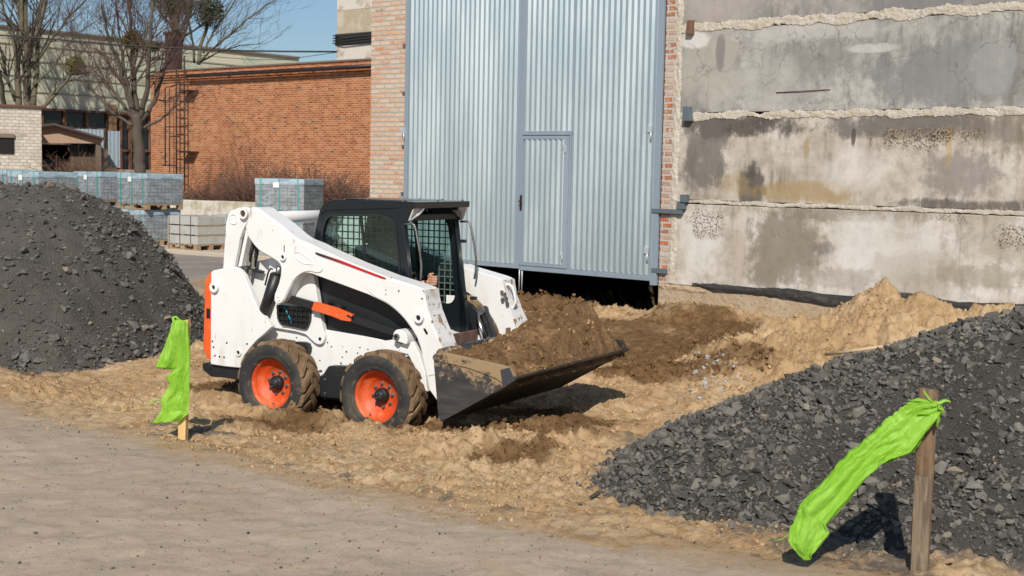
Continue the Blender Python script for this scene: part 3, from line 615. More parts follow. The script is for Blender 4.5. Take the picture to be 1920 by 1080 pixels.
# --- rear link and arm
LK = [(418, 503), (423.3, 420), (426.7, 404, 5), (431, 395.5, 4), (446, 390, 3), (459, 388, 8), (470, 391, 9), (471, 406, 7), (463, 418), (456.7, 428, 3), (449, 449), (444.5, 475.5), (439, 501)]
la, lb = plate('rear_link', LK, -.745, -.70, WHITE, .006, mirror=True)
ib = mps([(427, 404), (444, 395), (466, 400), (463, 418), (451, 445), (440, 500), (421, 500)], -.745)
for s in (-1, 1): part(MB().prism(ib, s*.60 if s < 0 else .555, s*.555 if s < 0 else .60), 'link_inner_plate', WHITE, la if s < 0 else lb, .004)
tq = mps([(455, 432), (463, 423), (447, 500), (441, 500)], -.745)
part(MB().prism(tq, -.705, -.60), 'link_web', WHITE, la, .003); part(MB().prism(tq, .60, .705), 'link_web', WHITE, lb, .003)
wb, wh = MB(), MB(); x, z = mp(459.5, 400.5, -.75)
wb.lathe([(.030, -.785), (.050, -.785), (.050, -.74), (.030, -.74)], 22, x, z, False, True); wh.cylY(x, z, -.772, -.75, .03, 16)
part(wb, 'pin_boss', WHITE, la, .003); part(wh, 'pin_head', simple('rusty_pin', (.07, .04, .025), .7), la)
x, z = mp(438.5, 411, -.745); rr_ = .041
part(MB().lathe([(rr_, -.752), (rr_+.008, -.752), (rr_+.008, .752), (rr_, .752)], 24, x, z, True, True), 'link_cross_tube', WHITE, la)
ARM = [(467.8, 391, 2), (473, 388.5), (483, 389, 4), (494.5, 398), (525.5, 420), (548, 440), (561, 449, 8), (583.3, 457.5, 6), (599, 466), (659, 493), (725.5, 519), (759, 529.5), (786, 538, 6), (795.5, 543, 4), (798, 560), (803, 583), (814.5, 613, 12), (828, 643, 14), (833, 662), (840, 710), (846, 755), (836, 772, 10), (820, 752, 6), (805, 731), (800.6, 710.5), (792.5, 676, 8), (789, 652.6, 10), (782, 634), (772.8, 618, 10), (759, 599, 8), (742.7, 582, 10), (725.5, 569, 8), (690, 552), (640, 533.5), (600, 519), (583, 512.5, 6), (571, 511, 6), (559, 517.8, 8), (550, 529), (541, 546.7), (533, 564.5, 6), (525.5, 571, 6), (518, 570, 6), (514, 562, 5), (515.5, 551), (523.3, 531), (526.7, 515.5), (527.8, 502, 6), (523.3, 493, 5), (507.8, 483), (487.8, 472, 6), (476.7, 460), (465.5, 444.5, 4), (460, 424.5), (467, 412), (472, 402, 5)]
aq = mps(rnd(ARM, 4), -.77)
arms = []
for s in (-1, 1):
    y0, y1 = (-.77, -.555) if s < 0 else (.555, .77)
    arms.append(part(MB().prism(aq, y0, y1), 'lift_arm', WHITE, None, .010, None, 3))
A0, A1 = arms
# worn front strip on the arm (front facing bent plate)
fr_ = mps([(795.8, 543.5), (798, 560), (803, 583), (814.5, 613), (828, 643), (833, 660)], -.77)
for s, A_ in ((-1, A0), (1, A1)):
    mb = MB(); y0, y1 = (-.772, -.553) if s < 0 else (.553, .772); vs = []
    for (x, z) in fr_: vs += [(x+.004, y0, z), (x+.004, y1, z), (x-.02, y0, z), (x-.02, y1, z)]
    fs = []
    for i in range(len(fr_)-1): b = i*4; fs += [(b, b+4, b+5, b+1), (b, b+2, b+6, b+4), (b+1, b+5, b+7, b+3)]
    mb.add(vs, fs); part(mb, 'arm_front_plate', WORN, A_)
plate('arm_casting', [(469, 393), (478, 390.5, 3), (512, 414), (545, 441, 6), (590, 474, 3), (598, 480), (605.5, 492, 6), (607.8, 503, 6), (603, 510, 6), (595, 511.5, 5), (583, 508), (571, 509.5, 6), (558, 517, 8), (549, 528.5), (540, 546), (532.5, 563, 6), (525.5, 569.5, 6), (518, 568.5, 6), (515.3, 562, 5), (516.8, 551), (524.5, 531), (528, 515.5), (529, 501, 6), (524.5, 491.5, 5), (508.5, 481), (488.5, 470, 6), (478, 459), (467, 443, 4), (461.8, 424.5), (468, 412)], -.780, -.768, WHITE, .004, A0, plane=-.77)
sl_ = [(551, 478, 5), (556, 471.5, 4), (563, 472, 4), (586, 489, 3), (586.5, 497, 3), (570, 495), (556, 487, 4)]
part(frame_ring(mps(rnd(sl_), -.78), .008, -.786, -.779), 'arm_pocket_rim', WHITE, A0, .003)
fp = plate('arm_front_casting', [(686, 525, 5), (697, 523.5, 4), (722, 524), (752, 531), (790, 541, 3), (797, 560), (801.5, 583), (812, 614, 8), (826, 645, 10), (831, 661), (826, 700), (803, 705), (795, 676, 8), (791, 652, 10), (784, 633), (774.5, 617, 10), (760, 597, 8), (744, 580, 10), (727, 567, 8), (704, 556), (690, 545, 5), (685, 534, 4)], -.777, -.768, WHITE, .003, A0, plane=-.77)
wb, wh = MB(), MB()
boss(wb, wh, 532, 482, .785, .033, .017, .02); boss(wb, wh, 522.5, 560, .78, .022, .014, .008); boss(wb, wh, 788, 595.5, .777, .045, .023, .035)
part(wb, 'pin_boss', WHITE, A0, .003)
for (a, b, r) in [(748, 545.5, .008), (791.5, 560, .008), (723.5, 543.5, .005), (723.5, 552, .005), (511.5, 432, .006), (733, 520, .003)]:
    x, z = mp(a, b, -.777); wh.cylY(x, z, -.780, -.77, r, 8)
q = mps(rnd([(793.5, 616, 3), (797, 615, 3), (802.5, 624, 3), (802, 628, 3), (798.5, 626, 3)]), -.777); wh.prism(q, -.781, -.76)
x, z = mp(533, 466, -.78); wh.box(x-.004, x+.004, -.783, -.77, z-.03, z+.03); part(wh, 'pin_hole', HOLE, A0)
x0_, _ = mp(600, 480, -.78); x1_, _ = mp(660, 500, -.78)
plate('arm_stripe', [(592, 472.5), (598, 474.5), (640, 488.5), (690, 508), (723, 520.5), (724.5, 523.5), (716, 521.5), (660, 500.5), (620, 486), (593, 477)], -.7795, -.7705, ramp_mat('red_stripe_decal', x0_, x1_, (.02, .02, .022), (.50, .012, .018)), 0, A0, plane=-.77)
# cross tube behind the cab
x, z = mp(500, 408, -.56); part(MB().lathe([(.0001, -.60), (.056, -.60), (.056, .60), (.0001, .60)], 24, x, z, True), 'arm_cross_tube', WHITE)
x, z = mp(503, 403, -.56); part(MB().box(x-.03, x+.02, -.60, -.585+.07, z-.03, z+.06), 'tube_bracket', BLACK, None, .004)
hs = MB(); x, z = mp(590, 418, 0.); 
for k, (rx, y) in enumerate(((.13, .25), (.10, .30))):
    hs.tube([(x-.02+rx*math.cos(a)*.75, y, z-.06+rx*math.sin(a)*1.0) for a in [i*math.pi/9+.9 for i in range(14)]], .022, 8)
part(hs, 'hose_loop', HOSE)
# steering link bars under the window
lk = plate('control_bar', [(537, 555.5), (546, 555), (585, 566), (665, 592), (739, 617), (739, 630), (700, 618), (655, 603), (583, 580), (535, 567)], -.70, -.66, BLACK, .004, mirror=True)[0]
OC = [(589, 565.5, 1), (630, 577), (661, 590, 1), (657, 603, 1), (640, 600.5), (622, 593), (583.5, 581, 1)]
oc = plate('bar_cover', OC, -.722, -.69, ORANGE, .009, lk)
part(MB().tube([(mp(659, 596, -.722)[0]+.002, -.705, mp(659, 596, -.722)[1]), (mp(659, 596, -.722)[0]-.05, -.705, mp(659, 596, -.722)[1]+.017)], .02, 10), 'cover_opening', HOLE, oc)
mt = plate('bar_mount', [(735.5, 637, 2), (738, 622, 6), (744, 617.5, 6), (752, 618, 8), (762, 627, 6), (764, 640, 3), (762, 646, 2)], -.74, -.60, WHITE, .006, mirror=True)[0]
wb, wh = MB(), MB(); boss(wb, wh, 744.5, 631.5, .74, .028, .015, .02); part(wb, 'pin_boss', STEEL, mt, .002); part(wh, 'pin_hole', HOLE, mt)
plate('front_post', [(752, 645), (774, 640, 5), (786, 665), (797, 700), (801, 735), (790, 728), (778, 690), (765, 665), (745, 660)], -.68, -.56, WHITE, .008, mirror=True)
plate('axle_guard', [(716, 640, 2), (735, 637), (765, 652), (768, 668), (745, 672), (720, 655)], -.66, -.60, WHITE, .004, mirror=True)
# dark skirt beneath the cab
plate('cab_skirt', [(588, 514), (700, 545), (760, 590), (778, 612), (792, 656), (737, 641), (608, 619), (599, 590)], -.57, -.53, BLACK, .004, mirror=True)
plate('skirt_trim', [(600, 598), (604, 598), (608, 615), (735, 638.5), (735, 641.5), (606, 618)], -.575, -.565, BLACK, .002)
kn = MB()
for (a, b) in [(614.5, 568), (638.5, 576)]:
    x, z = mp(a, b, -.62); kn.cylY(x, z, -.66, -.56, .028, 12)
part(kn, 'window_latch', HOSE, None, .006)
hv = MB()
for i in range(9):
    x, z = mp(596+i*.8, 528+i*4.3, -.56); hv.box(x-.03, x+.03, -.583, -.56, z-.007, z+.006)
part(hv, 'louvre', BLACK, None, .002)
# --- cab
SIDE = [(586.5, 460), (592, 427), (599, 397, 6), (610, 380, 8), (627, 374.5, 4), (700, 375.5), (748, 377), (779, 379), (776, 388), (762, 417, 2), (756, 419), (767, 531), (776, 575), (784, 640), (740, 640), (606, 600), (596, 560)]
WIN = [(601, 449, 4), (604, 427), (610, 408, 8), (619, 401, 6), (714, 400.5, 10), (733, 407, 6), (743, 428, 6), (749, 480), (753, 530), (757, 571, 6), (750, 583, 8), (690, 582), (645, 580, 8), (628, 572, 5), (621, 555, 6), (617, 530), (603, 470)]
def side_with_window(y0, y1):
    o = mps(rnd(SIDE), -.45); i = mps(rnd(WIN), -.45)
    bm = bmesh.new()
    def loop(pts, y): vs = [bm.verts.new((p[0], y, p[1])) for p in pts]; es = [bm.edges.new((vs[k], vs[(k+1) % len(vs)])) for k in range(len(vs))]; return vs, es
    v1, e1 = loop(o, y0); v2, e2 = loop(i, y0)
    r = bmesh.ops.triangle_fill(bm, use_beauty=True, edges=e1+e2); faces = [f for f in r['geom'] if isinstance(f, bmesh.types.BMFace)]
    ex = bmesh.ops.extrude_face_region(bm, geom=faces); bmesh.ops.translate(bm, verts=[v for v in ex['geom'] if isinstance(v, bmesh.types.BMVert)], vec=(0, y1-y0, 0))
    bmesh.ops.recalc_face_normals(bm, faces=bm.faces[:]); bmesh.ops.dissolve_limit(bm, angle_limit=.02, verts=bm.verts[:], edges=bm.edges[:])
    me = bpy.data.meshes.new('cab_side'); bm.to_mesh(me); bm.free(); me.materials.append(CABP)
    ob = bpy.data.objects.new('cab_side', me); COL.objects.link(ob); ob.parent = ROOT; return ob
MESHM = simple('mesh_dark_paint', (.09, .125, .12), .5)
CN = side_with_window(-.45, -.40); CF = side_with_window(.40, .45)
wq = mps(rnd(WIN), -.45)
for s, P_ in ((-1, CN), (1, CF)):
    a, b = (-.437, -.433) if s < 0 else (.433, .437)
    part(MB().prism(wq, a, b), 'window_glass', GLASS, P_)
    a, b = (-.424, -.416) if s < 0 else (.418, .426)
    part(grid_in(wq, .0625, .0605, .0105, a, b), 'window_mesh', MESHM, P_)
    a, b = (-.457, -.444) if s < 0 else (.444, .457)
    part(frame_ring(wq, .022, a, b), 'window_frame', BLACK, P_, .004)
    m0 = mp(674.5, 402, -.45); m1 = mp(684, 494, -.45); m2 = mp(692, 581, -.45); mb = MB(); a, b = (-.44, -.428) if s < 0 else (.405, .44)
    mb.add([(m0[0]-.012, a, m0[1]), (m0[0]+.014, a, m0[1]), (m2[0]+.014, a, m2[1]), (m2[0]-.012, a, m2[1]), (m0[0]-.012, b, m0[1]), (m0[0]+.014, b, m0[1]), (m2[0]+.014, b, m2[1]), (m2[0]-.012, b, m2[1])], [(0, 1, 2, 3), (7, 6, 5, 4), (0, 3, 7, 4), (1, 5, 6, 2), (0, 4, 5, 1), (3, 2, 6, 7)])
    part(mb, 'window_divider', BLACK, P_)
rf = mps(rnd([(599, 397, 6), (610, 380, 8), (627, 374.5, 4), (748, 376.8), (779, 379, 1), (778, 391), (770, 391), (758, 388), (745, 390), (612, 394), (603, 403)]), -.45)
RO = part(MB().prism(rf, -.462, .462), 'cab_roof', CABP, None, .014, None, 3)
xa, za = mp(745, 376.8, -.45); xr, zr = mp(625, 374.5, -.45)
part(MB().box(xr+.05, xa-.02, -.36, .36, za-.01, za+.004), 'roof_panel', CABP, RO, .01)
rb = MB()
for (x, y) in [(.15, -.42), (.35, -.42), (.55, -.42), (.15, .42), (.4, .42), (.62, .42), (.62, 0), (-.1, -.42)]: rb.box(x-.008, x+.008, y-.008, y+.008, za-.01, za+.008)
part(rb, 'roof_bolt', STEEL, RO)
# rear panel of the cab and floor
rq = mps([(586.5, 460), (599, 397), (604, 399), (592, 460)], -.45); (xA, zA), (xB, zB) = mp(592, 440, -.45), mp(602, 400, -.45)
cb = part(MB().box(mp(600, 600, -.45)[0]-.0, mp(600, 600, -.45)[0]+.03, -.40, .40, .55, mp(600, 470, -.45)[1]-.08), 'cab_back', CABP)
for s in (-1, 1):
    pts = mps([(587, 462), (599, 397), (606, 400), (594, 462)], -.45); part(MB().prism(pts, *((-.40, -.31) if s < 0 else (.31, .40))), 'rear_pillar', CABP, cb)
xf0 = mp(600, 600, -.45)[0]; xf1 = mp(786, 600, -.45)[0]
part(MB().box(xf0, xf1, -.40, .40, .50, .54), 'cab_floor', BLACK)
# front door frame: near and far posts
zt_, zb_ = mp(762, 417, -.45)[1], mp(792, 640, -.45)[1]
xt_, xb_ = mp(757.5, 417, -.45)[0], mp(782, 600, -.45)[0]; xm_, zm_ = mp(768.5, 531, -.45)
for s in (-1, 1):
    mb = MB(); pts = [(xt_-.04, zt_+.02), (xt_, zt_+.02), (xm_, zm_), (xb_, .92), (xb_, .72), (xb_-.09, .60), (xb_-.10, .92), (xm_-.05, zm_)]
    mb.prism(pts, *((-.460, -.400) if s < 0 else (.400, .460))); po = part(mb, 'door_post', CABP, None, .012, None, 3)
    rib = MB()
    for off in (-.022, .0, .022):
        yy = s*.430+off*.8; rib.tube([(xt_+.002, yy, zt_), (xm_+.002, yy, zm_), (xb_+.002, yy, .92), (xb_+.002, yy, .74)], .004, 6)
    part(rib, 'post_rib', CABP, po)
hd = MB().box(xt_-.03, xt_+.03, -.40, .40, zt_+.01, zt_+.07); part(hd, 'door_header', BLACK, None, .01)
# curved inner corner of the far post
part(MB().prism([(xb_-.12, .62), (xb_-.005, .70), (xb_-.01, .75), (xb_-.08, .72)], -.40, .40), 'door_sill', BLACK, None, .01)
part(MB().box(xb_-.16, xb_-.13, -.38, .38, .56, .84), 'footwell_panel', WHITE, None, .01)
# lights under the visor corners
REFL = simple('headlight_lens', (.62, .62, .60), .18, .15, [(14, .45, .6, (.30, .30, .30))], (18, .5, .01))
(lx0, lz0), (lx1, lz1) = mp(778, 380.5, -.45), mp(763, 416, -.45)
for s in (-1, 1):
    y0, y1 = (-.452, -.26) if s < 0 else (.27, .452)
    yo_, yi_ = s*.450, s*.265
    fv_ = [(lx0+.002, yo_, lz0-.012), (lx0+.002, yi_, lz0-.012), (lx0-.004, yi_, lz0-.045), (lx0-.012, s*.34, lz0-.095), (lx1+.035, s*.425, lz1+.01), (lx1+.03, yo_, lz1+.01)]
    bv_ = [(x-.10, y, z) for x, y, z in fv_]; n_ = 6; f_ = [tuple(range(n_)), tuple(range(2*n_-1, n_-1, -1))]+[(i, i+n_, (i+1) % n_+n_, (i+1) % n_) for i in range(n_)]
    if s > 0: f_ = [q[::-1] for q in f_]
    o = part(MB().add(fv_+bv_, f_), 'headlight', REFL, None, .006)
    part(MB().prism([(lx0+.006, lz0+.006), (lx1+.008, lz1), (lx1-.05, lz1-.01), (lx0-.16, lz0)], *((-.463, -.452) if s < 0 else (.452, .463))), 'light_shroud', CABP, o, .004)
    part(MB().box(lx0-.08, lx0+.002, (y1 if s < 0 else y0-.012), (y1+.012 if s < 0 else y0), lz0-.075, lz0+.005), 'light_shroud', CABP, o, .003)
# grab rails
GR = [(757, 420), (765, 419.5), (769, 422), (772, 433), (779, 471), (782, 498), (781, 520), (778.5, 535)]
for s in (-1, 1):
    pp = mps(GR, -.47); mb = MB(); y = s*.455
    mb.tube([(x+ (0.0 if i in (0,) else .035), y+ (0 if s<0 else .015), z) for i, (x, z) in enumerate(pp)], .0105, 8); part(mb, 'grab_rail', STEEL)
for (a, b) in [(866, 452), (886, 559)]:
    P = onpl(a, b, MO+ML*.47, ML); x = float((P-MO)@MF); part(MB().box(x-.02, x+.035, .455, .50, P[2]-.015, P[2]+.015), 'hinge_tab', BLACK, None, .003)
# sticker on the far mesh
P1 = onpl(837, 553, MO+ML*.41, ML); P2_ = onpl(863, 577, MO+ML*.41, ML); xs1, xs2 = float((P1-MO)@MF), float((P2_-MO)@MF)
part(MB().prism(rnd([(xs1, P2_[2], .002), (xs2-.004, P2_[2], .03), (xs2-.004, P1[2], .01), (xs1, P1[2], .002)]), .408, .411), 'white_sticker', simple('white_vinyl', (.72, .74, .74), .5), CF)
# seat and interior
SEAT = simple('black_seat_vinyl', (.006, .006, .007), .7)
zc = .84
se = part(MB().box(-.08, .38, -.24, .24, zc, zc+.12), 'seat', SEAT, None, .04, None, 3)
part(MB().add([(-.16, -.23, zc+.08), (-.04, -.23, zc+.08), (-.16, -.20, zc+.78), (-.08, -.20, zc+.78), (-.16, .23, zc+.08), (-.04, .23, zc+.08), (-.16, .20, zc+.78), (-.08, .20, zc+.78)], [(0, 1, 3, 2), (4, 6, 7, 5), (0, 2, 6, 4), (1, 5, 7, 3), (2, 3, 7, 6), (0, 4, 5, 1)]), 'seat_back', SEAT, se, .03, None, 3)
part(MB().box(-.10, .34, -.22, .22, .54, zc), 'seat_base', BLACK, se, .01)
lv = MB()
for s in (-1, 1): lv.tube([(.55, s*.17, .58), (.52, s*.18, .95), (.50, s*.17, 1.30)], .014, 8); lv.tube([(.50, s*.17, 1.24), (.50, s*.17, 1.33 if s > 0 else 1.36)], .020, 10)
part(lv, 'control_lever', HOSE)
# --- tilt cylinders and coupler plates in front
for s in (-1, 1):
    pts = [onpl(a, b, MO+ML*.44, ML) for a, b in ((902, 582), (926, 644))]; L_ = [((P-MO)@MF, P[2]) for P in pts]
    (ax, az), (bx, bz) = L_; d2 = Vector((bx-ax, bz-az)).normalized(); nn = Vector((-d2.y, d2.x))
    q = [(ax+nn.x*.05-d2.x*.03, az+nn.y*.05-d2.y*.03), (bx+nn.x*.045, bz+nn.y*.045), (bx-nn.x*.02, bz-nn.y*.02), (ax-nn.x*.02-d2.x*.02, az-nn.y*.02-d2.y*.02)]
    y0, y1 = (s*.44, s*.44+.055)
    tc = part(MB().prism(rnd([(a_, b_, .02) for a_, b_ in q]), min(y0, y1), max(y0, y1)), 'tilt_cylinder', BLACK, None, .010)
    part(MB().tube([(ax-.03, s*.41, az-.03), (bx-.06, s*.41, bz-.02)], .024, 10), 'cylinder_rod', CHROME, tc)
    wb = MB().cylY(ax+.005, az+.0, min(y0, y1)-.02, max(y0, y1)+.015, .04, 14); part(wb, 'pivot', STEEL, tc, .003)
# far arm head: coupler block with guard loop
Pg = onpl(950, 560, MO+ML*.55, ML); gx, gz = float((Pg-MO)@MF), float(Pg[2])
def far(px, py, y):
    P = onpl(px, py, MO+ML*y, ML); return (float((P-MO)@MF), y, float(P[2]))
lp = [far(a, b, .60) for a, b in [(944, 535), (955, 533), (961, 538), (965, 553), (967, 566), (963, 576), (952, 581), (941, 575), (936, 560), (937, 543), (944, 535)]]
cg_ = part(MB().tube(lp, .013, 8), 'coupler_guard', WHITE)
fb = MB()
for (a, b) in [(943, 546), (948, 550), (951, 558), (953, 568), (944, 560)]:
    P = far(a, b, .56); fb.tube([(P[0]-.03, .58, P[2]), (P[0]+.015, .52, P[2]-.005)], .017, 8, smooth=False)
part(fb, 'hydraulic_coupler', CHROME, cg_)
# --- bucket
(bx0, bz0), (bx1, bz1), (bx2, bz2) = mp(967, 711, -1.03), mp(826, 791.5, -1.03), mp(810, 664, -1.03)
YN, YF = -1.03, 1.10
BK = empty('bucket', (0, 0, 0)); BK.parent = ROOT
bm_ = mps(rnd([(812, 667, 3), (827, 659.5, 4), (957, 688.5, 2), (967, 712, 1), (944, 727), (826, 791.5, 2), (821, 775)]), YN)
bp = part(MB().prism(bm_, YN, YN+.03), 'bucket_side', MBUCK, None, .004); BK_side = bp
bf = part(MB().prism(bm_, YF-.03, YF), 'bucket_side', BUCKD, None, .004)
lipq = mps(rnd([(812, 667, 3), (827, 659.5, 4), (957, 688.5, 2), (965, 705), (944, 719, 3), (930, 708.5, 2), (880, 690), (813, 674.5, 2)]), YN)
part(MB().prism(lipq, YN-.013, YN+.002), 'side_edge_plate', MBUCK, bp, .004)
part(MB().prism(lipq, YF-.002, YF+.013), 'side_edge_plate', BUCKD, bf, .004)
ct = mps(rnd([(940, 693), (957, 688.5, 1), (967.5, 713, 1), (945, 727.5)]), YN)
part(MB().prism(ct, YN-.020, YN+.004), 'side_cutter', simple('scuffed_cutter_steel', (.075, .085, .10), .4, .5, [(7, .5, .6, (.27, .19, .11))]), bp, .003)
dn = Vector((bx0-bx1, bz0-bz1)).normalized(); nu = Vector((-dn.y, dn.x))
fl = [(bx1+.01, bz1+.01), (bx0+dn.x*.02, bz0+dn.y*.02), (bx0+dn.x*.02+nu.x*.018, bz0+dn.y*.02+nu.y*.018), (bx1+nu.x*.03+.01, bz1+nu.y*.03)]
part(MB().prism(fl, YN+.002, YF-.002), 'bucket_floor', BUCKD, None, .003)
ce = [(bx0-dn.x*.22-nu.x*.018, bz0-dn.y*.22-nu.y*.018), (bx0+dn.x*.03-nu.x*.004, bz0+dn.y*.03-nu.y*.004), (bx0+dn.x*.03, bz0+dn.y*.03), (bx0-dn.x*.22, bz0-dn.y*.22)]
part(MB().prism(ce, YN-.005, YF+.005), 'cutting_edge', BUCKD, None, .003)
part(MB().prism([(bx1, bz1), (bx1+.035, bz1+.03), (bx2+.05, bz2), (bx2+.015, bz2+.005)], YN+.003, YF-.003), 'bucket_back', BUCK, None, .003)
bkt = part(MB().tube([(bx2+.07, YN+.03, bz2+.0), (bx2+.07, YF-.03, bz2+.0)], .05, 16), 'bucket_top_tube', BUCK)
for ob in [o for o in list(ROOT.children) if o.name.split('.')[0] in ('bucket_side', 'bucket_floor', 'cutting_edge', 'bucket_back', 'bucket_top_tube')]: pass
bpy.data.objects.remove(BK)
# rusty hitch plates
def hitch(px0, px1, pyt, pyb, y0, y1):
    a = mp(px0, pyt, y0)[0]
for (pxa, pya, pxb, ztop, zbot, wid) in [(850, 626, 850, 0, 0, .40), (950, 615, 950, 0, 0, .36)]:
    yy = -.32 if pxa < 900 else .50
    P = onpl(pxa, pya, MO+ML*yy, ML); x = float((P-MO)@MF); z = float(P[2])
    part(MB().box(x-.012, x+.012, yy, yy+wid, z-.30, z), 'hitch_plate', RUST, None, .003)
part(MB().box(bx2+.03, bx2+.075, -.62, .80, bz2-.25, bz2+.05), 'hitch_frame', BLACK, None, .004)
P = onpl(885, 640, MO+ML*-.1, ML); part(MB().tube([((P-MO)@MF, -.18, P[2]-.02), ((P-MO)@MF+.06, .1, P[2]-.01)], .012, 8), 'hitch_lever', STEEL)
# --- wheels
def lugs(r0, r1):
    mb = MB(); N = 17; rs = random.Random(3)
    for side in (0, 1):
        for k in range(N):
            a0 = 2*math.pi*(k+.5*side)/N; tw = 2*math.pi/N
            def P_(a, y, r): return (r*math.cos(a), y, r*math.sin(a))
            yo, yi = (.006, .150) if side == 0 else (.254, .110)
            j = lambda: rs.uniform(-.006, .006)
            w0 = tw*.80; sk = tw*1.0
            rows = []
            for t_, rr in ((0, r1-.030), (.10, r1-.004), (.55, r1+.002), (1, r1)):
                y = yo+(yi-yo)*t_; ac = a0+sk*t_; ww = w0*(1-.25*t_)
                rows.append([(ac-ww/2+j(), y, r0-.015), (ac-ww/2*.86+j(), y, rr+j()*.5), (ac+j()*.3, y, rr+.003+j()*.5), (ac+ww/2*.86+j(), y, rr+j()*.5), (ac+ww/2+j(), y, r0-.015)])
            vs = [P_(a, y, r) for row in rows for (a, y, r) in row]; fs = []
            for i in range(3):
                for q_ in range(4): fs.append((i*5+q_, i*5+q_+1, (i+1)*5+q_+1, (i+1)*5+q_))
            fs += [(4, 3, 2, 1, 0), (15, 16, 17, 18, 19)]; mb.add(vs, fs, False)
    return mb
def wheel(px, py, label=None, rot=0.):
    x, z = mp(px, py, -.88)
    w_ = MB(); w_.lathe([(.232, .012), (.236, .020), (.214, .030), (.205, .060), (.196, .085), (.160, .108), (.138, .120), (.135, .128), (.05, .130), (.0001, .130)], 48)
    w_.lathe([(.236, .020), (.228, .045), (.21, .05)], 48)
    wo = w_.build('wheel', ORANGE2, ROOT)
    tp = [(.226, .018), (.236, .006), (.252, .000), (.262, .004), (.275, -.006), (.310, -.010), (.338, -.004), (.352, .002), (.354, .008)]
    ty = MB().lathe(tp, 64); ty.lathe([(.226, .242), (.262, .256), (.31, .27), (.338, .264), (.352, .255)], 48); ty.lathe([(.226, .018), (.226, .242)], 40)
    part(ty, 'tyre', RUB, wo)
    tr_ = MB().lathe([(.354, .008), (.362, .035), (.364, .13), (.362, .225), (.352, .255)], 64); L_ = lugs(.362, .388); tr_.add(L_.v, L_.f, False)
    part(tr_, 'tread', MUD, wo, .004)
    hb_ = MB(); hb_.lathe([(.0001, .045), (.038, .045), (.046, .052), (.050, .075), (.062, .082), (.066, .092), (.066, .13)], 28); part(hb_, 'hub', BLACK, wo)
    nb = MB()
    for k in range(3):
        a = 2*math.pi*k/3+.4; nb.cylY(.022*math.cos(a), .022*math.sin(a), .038, .05, .007, 8)
    part(nb, 'hub_bolt', STEEL, wo)
    for k in range(8):
        a = 2*math.pi*(k+.5)/8+.2; n_ = MB(); cx_, cz_ = .100*math.cos(a), .100*math.sin(a); n_.lathe([(.0001, .098), (.007, .098), (.007, .108), (.013, .110), (.014, .124), (.019, .126), (.019, .131)], 6, cx_, cz_, False); part(n_, 'lug_nut', STEEL, wo)
    v_ = MB().tube([(.005, .06, -.185), (.005, .035, -.175)], .006, 6); part(v_, 'valve', STEEL, wo)
    wo.location = (x, -.88, z); return wo
W1 = wheel(505, 720.5); W2 = wheel(702.5, 744.5)
for i, W_ in enumerate((W1, W2)):
    c = copy_tree(W_, ROOT); c.location = (W_.location.x, .88, W_.location.z); c.rotation_euler = (0, 0, math.pi)
W2.rotation_euler = (0, .5, 0)
# --- soil load
def load():
    nx, ny = 90, 150; xb, zb = bx2+.05, bz2; V = []
    xs_ = np.linspace(0, 1, nx); ys_ = np.linspace(YN+.032, YF-.032, ny); X, Y = np.meshgrid(xs_, ys_)
    x0 = bx2+.05; x1 = bx0-.01; edge = bz2+.02+(bz0-bz2-.02)*X
    prof = np.sin(np.pi*np.clip(X, 0, 1)**.8)**.8
    ny_ = (Y-YN)/(YF-YN); yc = (.06+.26*sst(ny_, .0, .4)+.68*sst(ny_, .35, .85))*(1-sst(ny_, .95, 1.0)*.85)
    hgt = .03+.29*yc; Z = edge+prof*hgt-.02+.035*fbm(X*.8, Y, .4, 401, 4)*prof+.020*fbm(X*.8, Y, .09, 411, 3, .7)+.03*np.maximum(vn(X*.8, Y, .10, 415), 0)**2-.03*(1-prof)
    XX = x0+(x1-x0)*X
    V = np.stack([XX, Y, Z], -1).reshape(-1, 3); i = np.arange(nx*ny).reshape(ny, nx); Fc = np.stack([i[:-1, :-1], i[:-1, 1:], i[1:, 1:], i[1:, :-1]], -1).reshape(-1, 4)
    return V, Fc, (XX, Y, Z)
SOILD = simple('bucket_soil', (.150, .082, .033), .95, 0, [(4, .45, .62, (.225, .132, .058)), (14, .5, .66, (.10, .053, .021)), (60, .6, .75, (.30, .20, .105))], (22, 1., .035))
V, Fc, (LX, LY, LZ) = load(); so_ = npmesh('soil_load', V, Fc, SOILD, True); so_.location = tuple(MO); so_.rotation_euler = (0, 0, TH)
tag(so_, 'heaped brown soil filling the loader bucket', 'soil', kind='stuff')
rs = np.random.RandomState(77); n = 700; jx = rs.randint(0, LX.shape[0], n); jy = rs.randint(2, LX.shape[1]-3, n); P = np.column_stack([LX[jx, jy], LY[jx, jy], LZ[jx, jy]])
sc_ = scatter('soil_lumps', P, np.clip(.010*np.exp(rs.normal(size=n)*.6), .005, .04), CLOD, CL_D, 78, 1.5); sc_.parent = so_
n = 60; jx = rs.randint(0, LX.shape[0], n); jy = rs.randint(2, LX.shape[1]-3, n); P = np.column_stack([LX[jx, jy], LY[jx, jy], LZ[jx, jy]])
sc_ = scatter('pale_lumps', P, np.clip(.013*np.exp(rs.normal(size=n)*.5), .005, .035), CLOD, CL_L, 79, 1.5); sc_.parent = so_
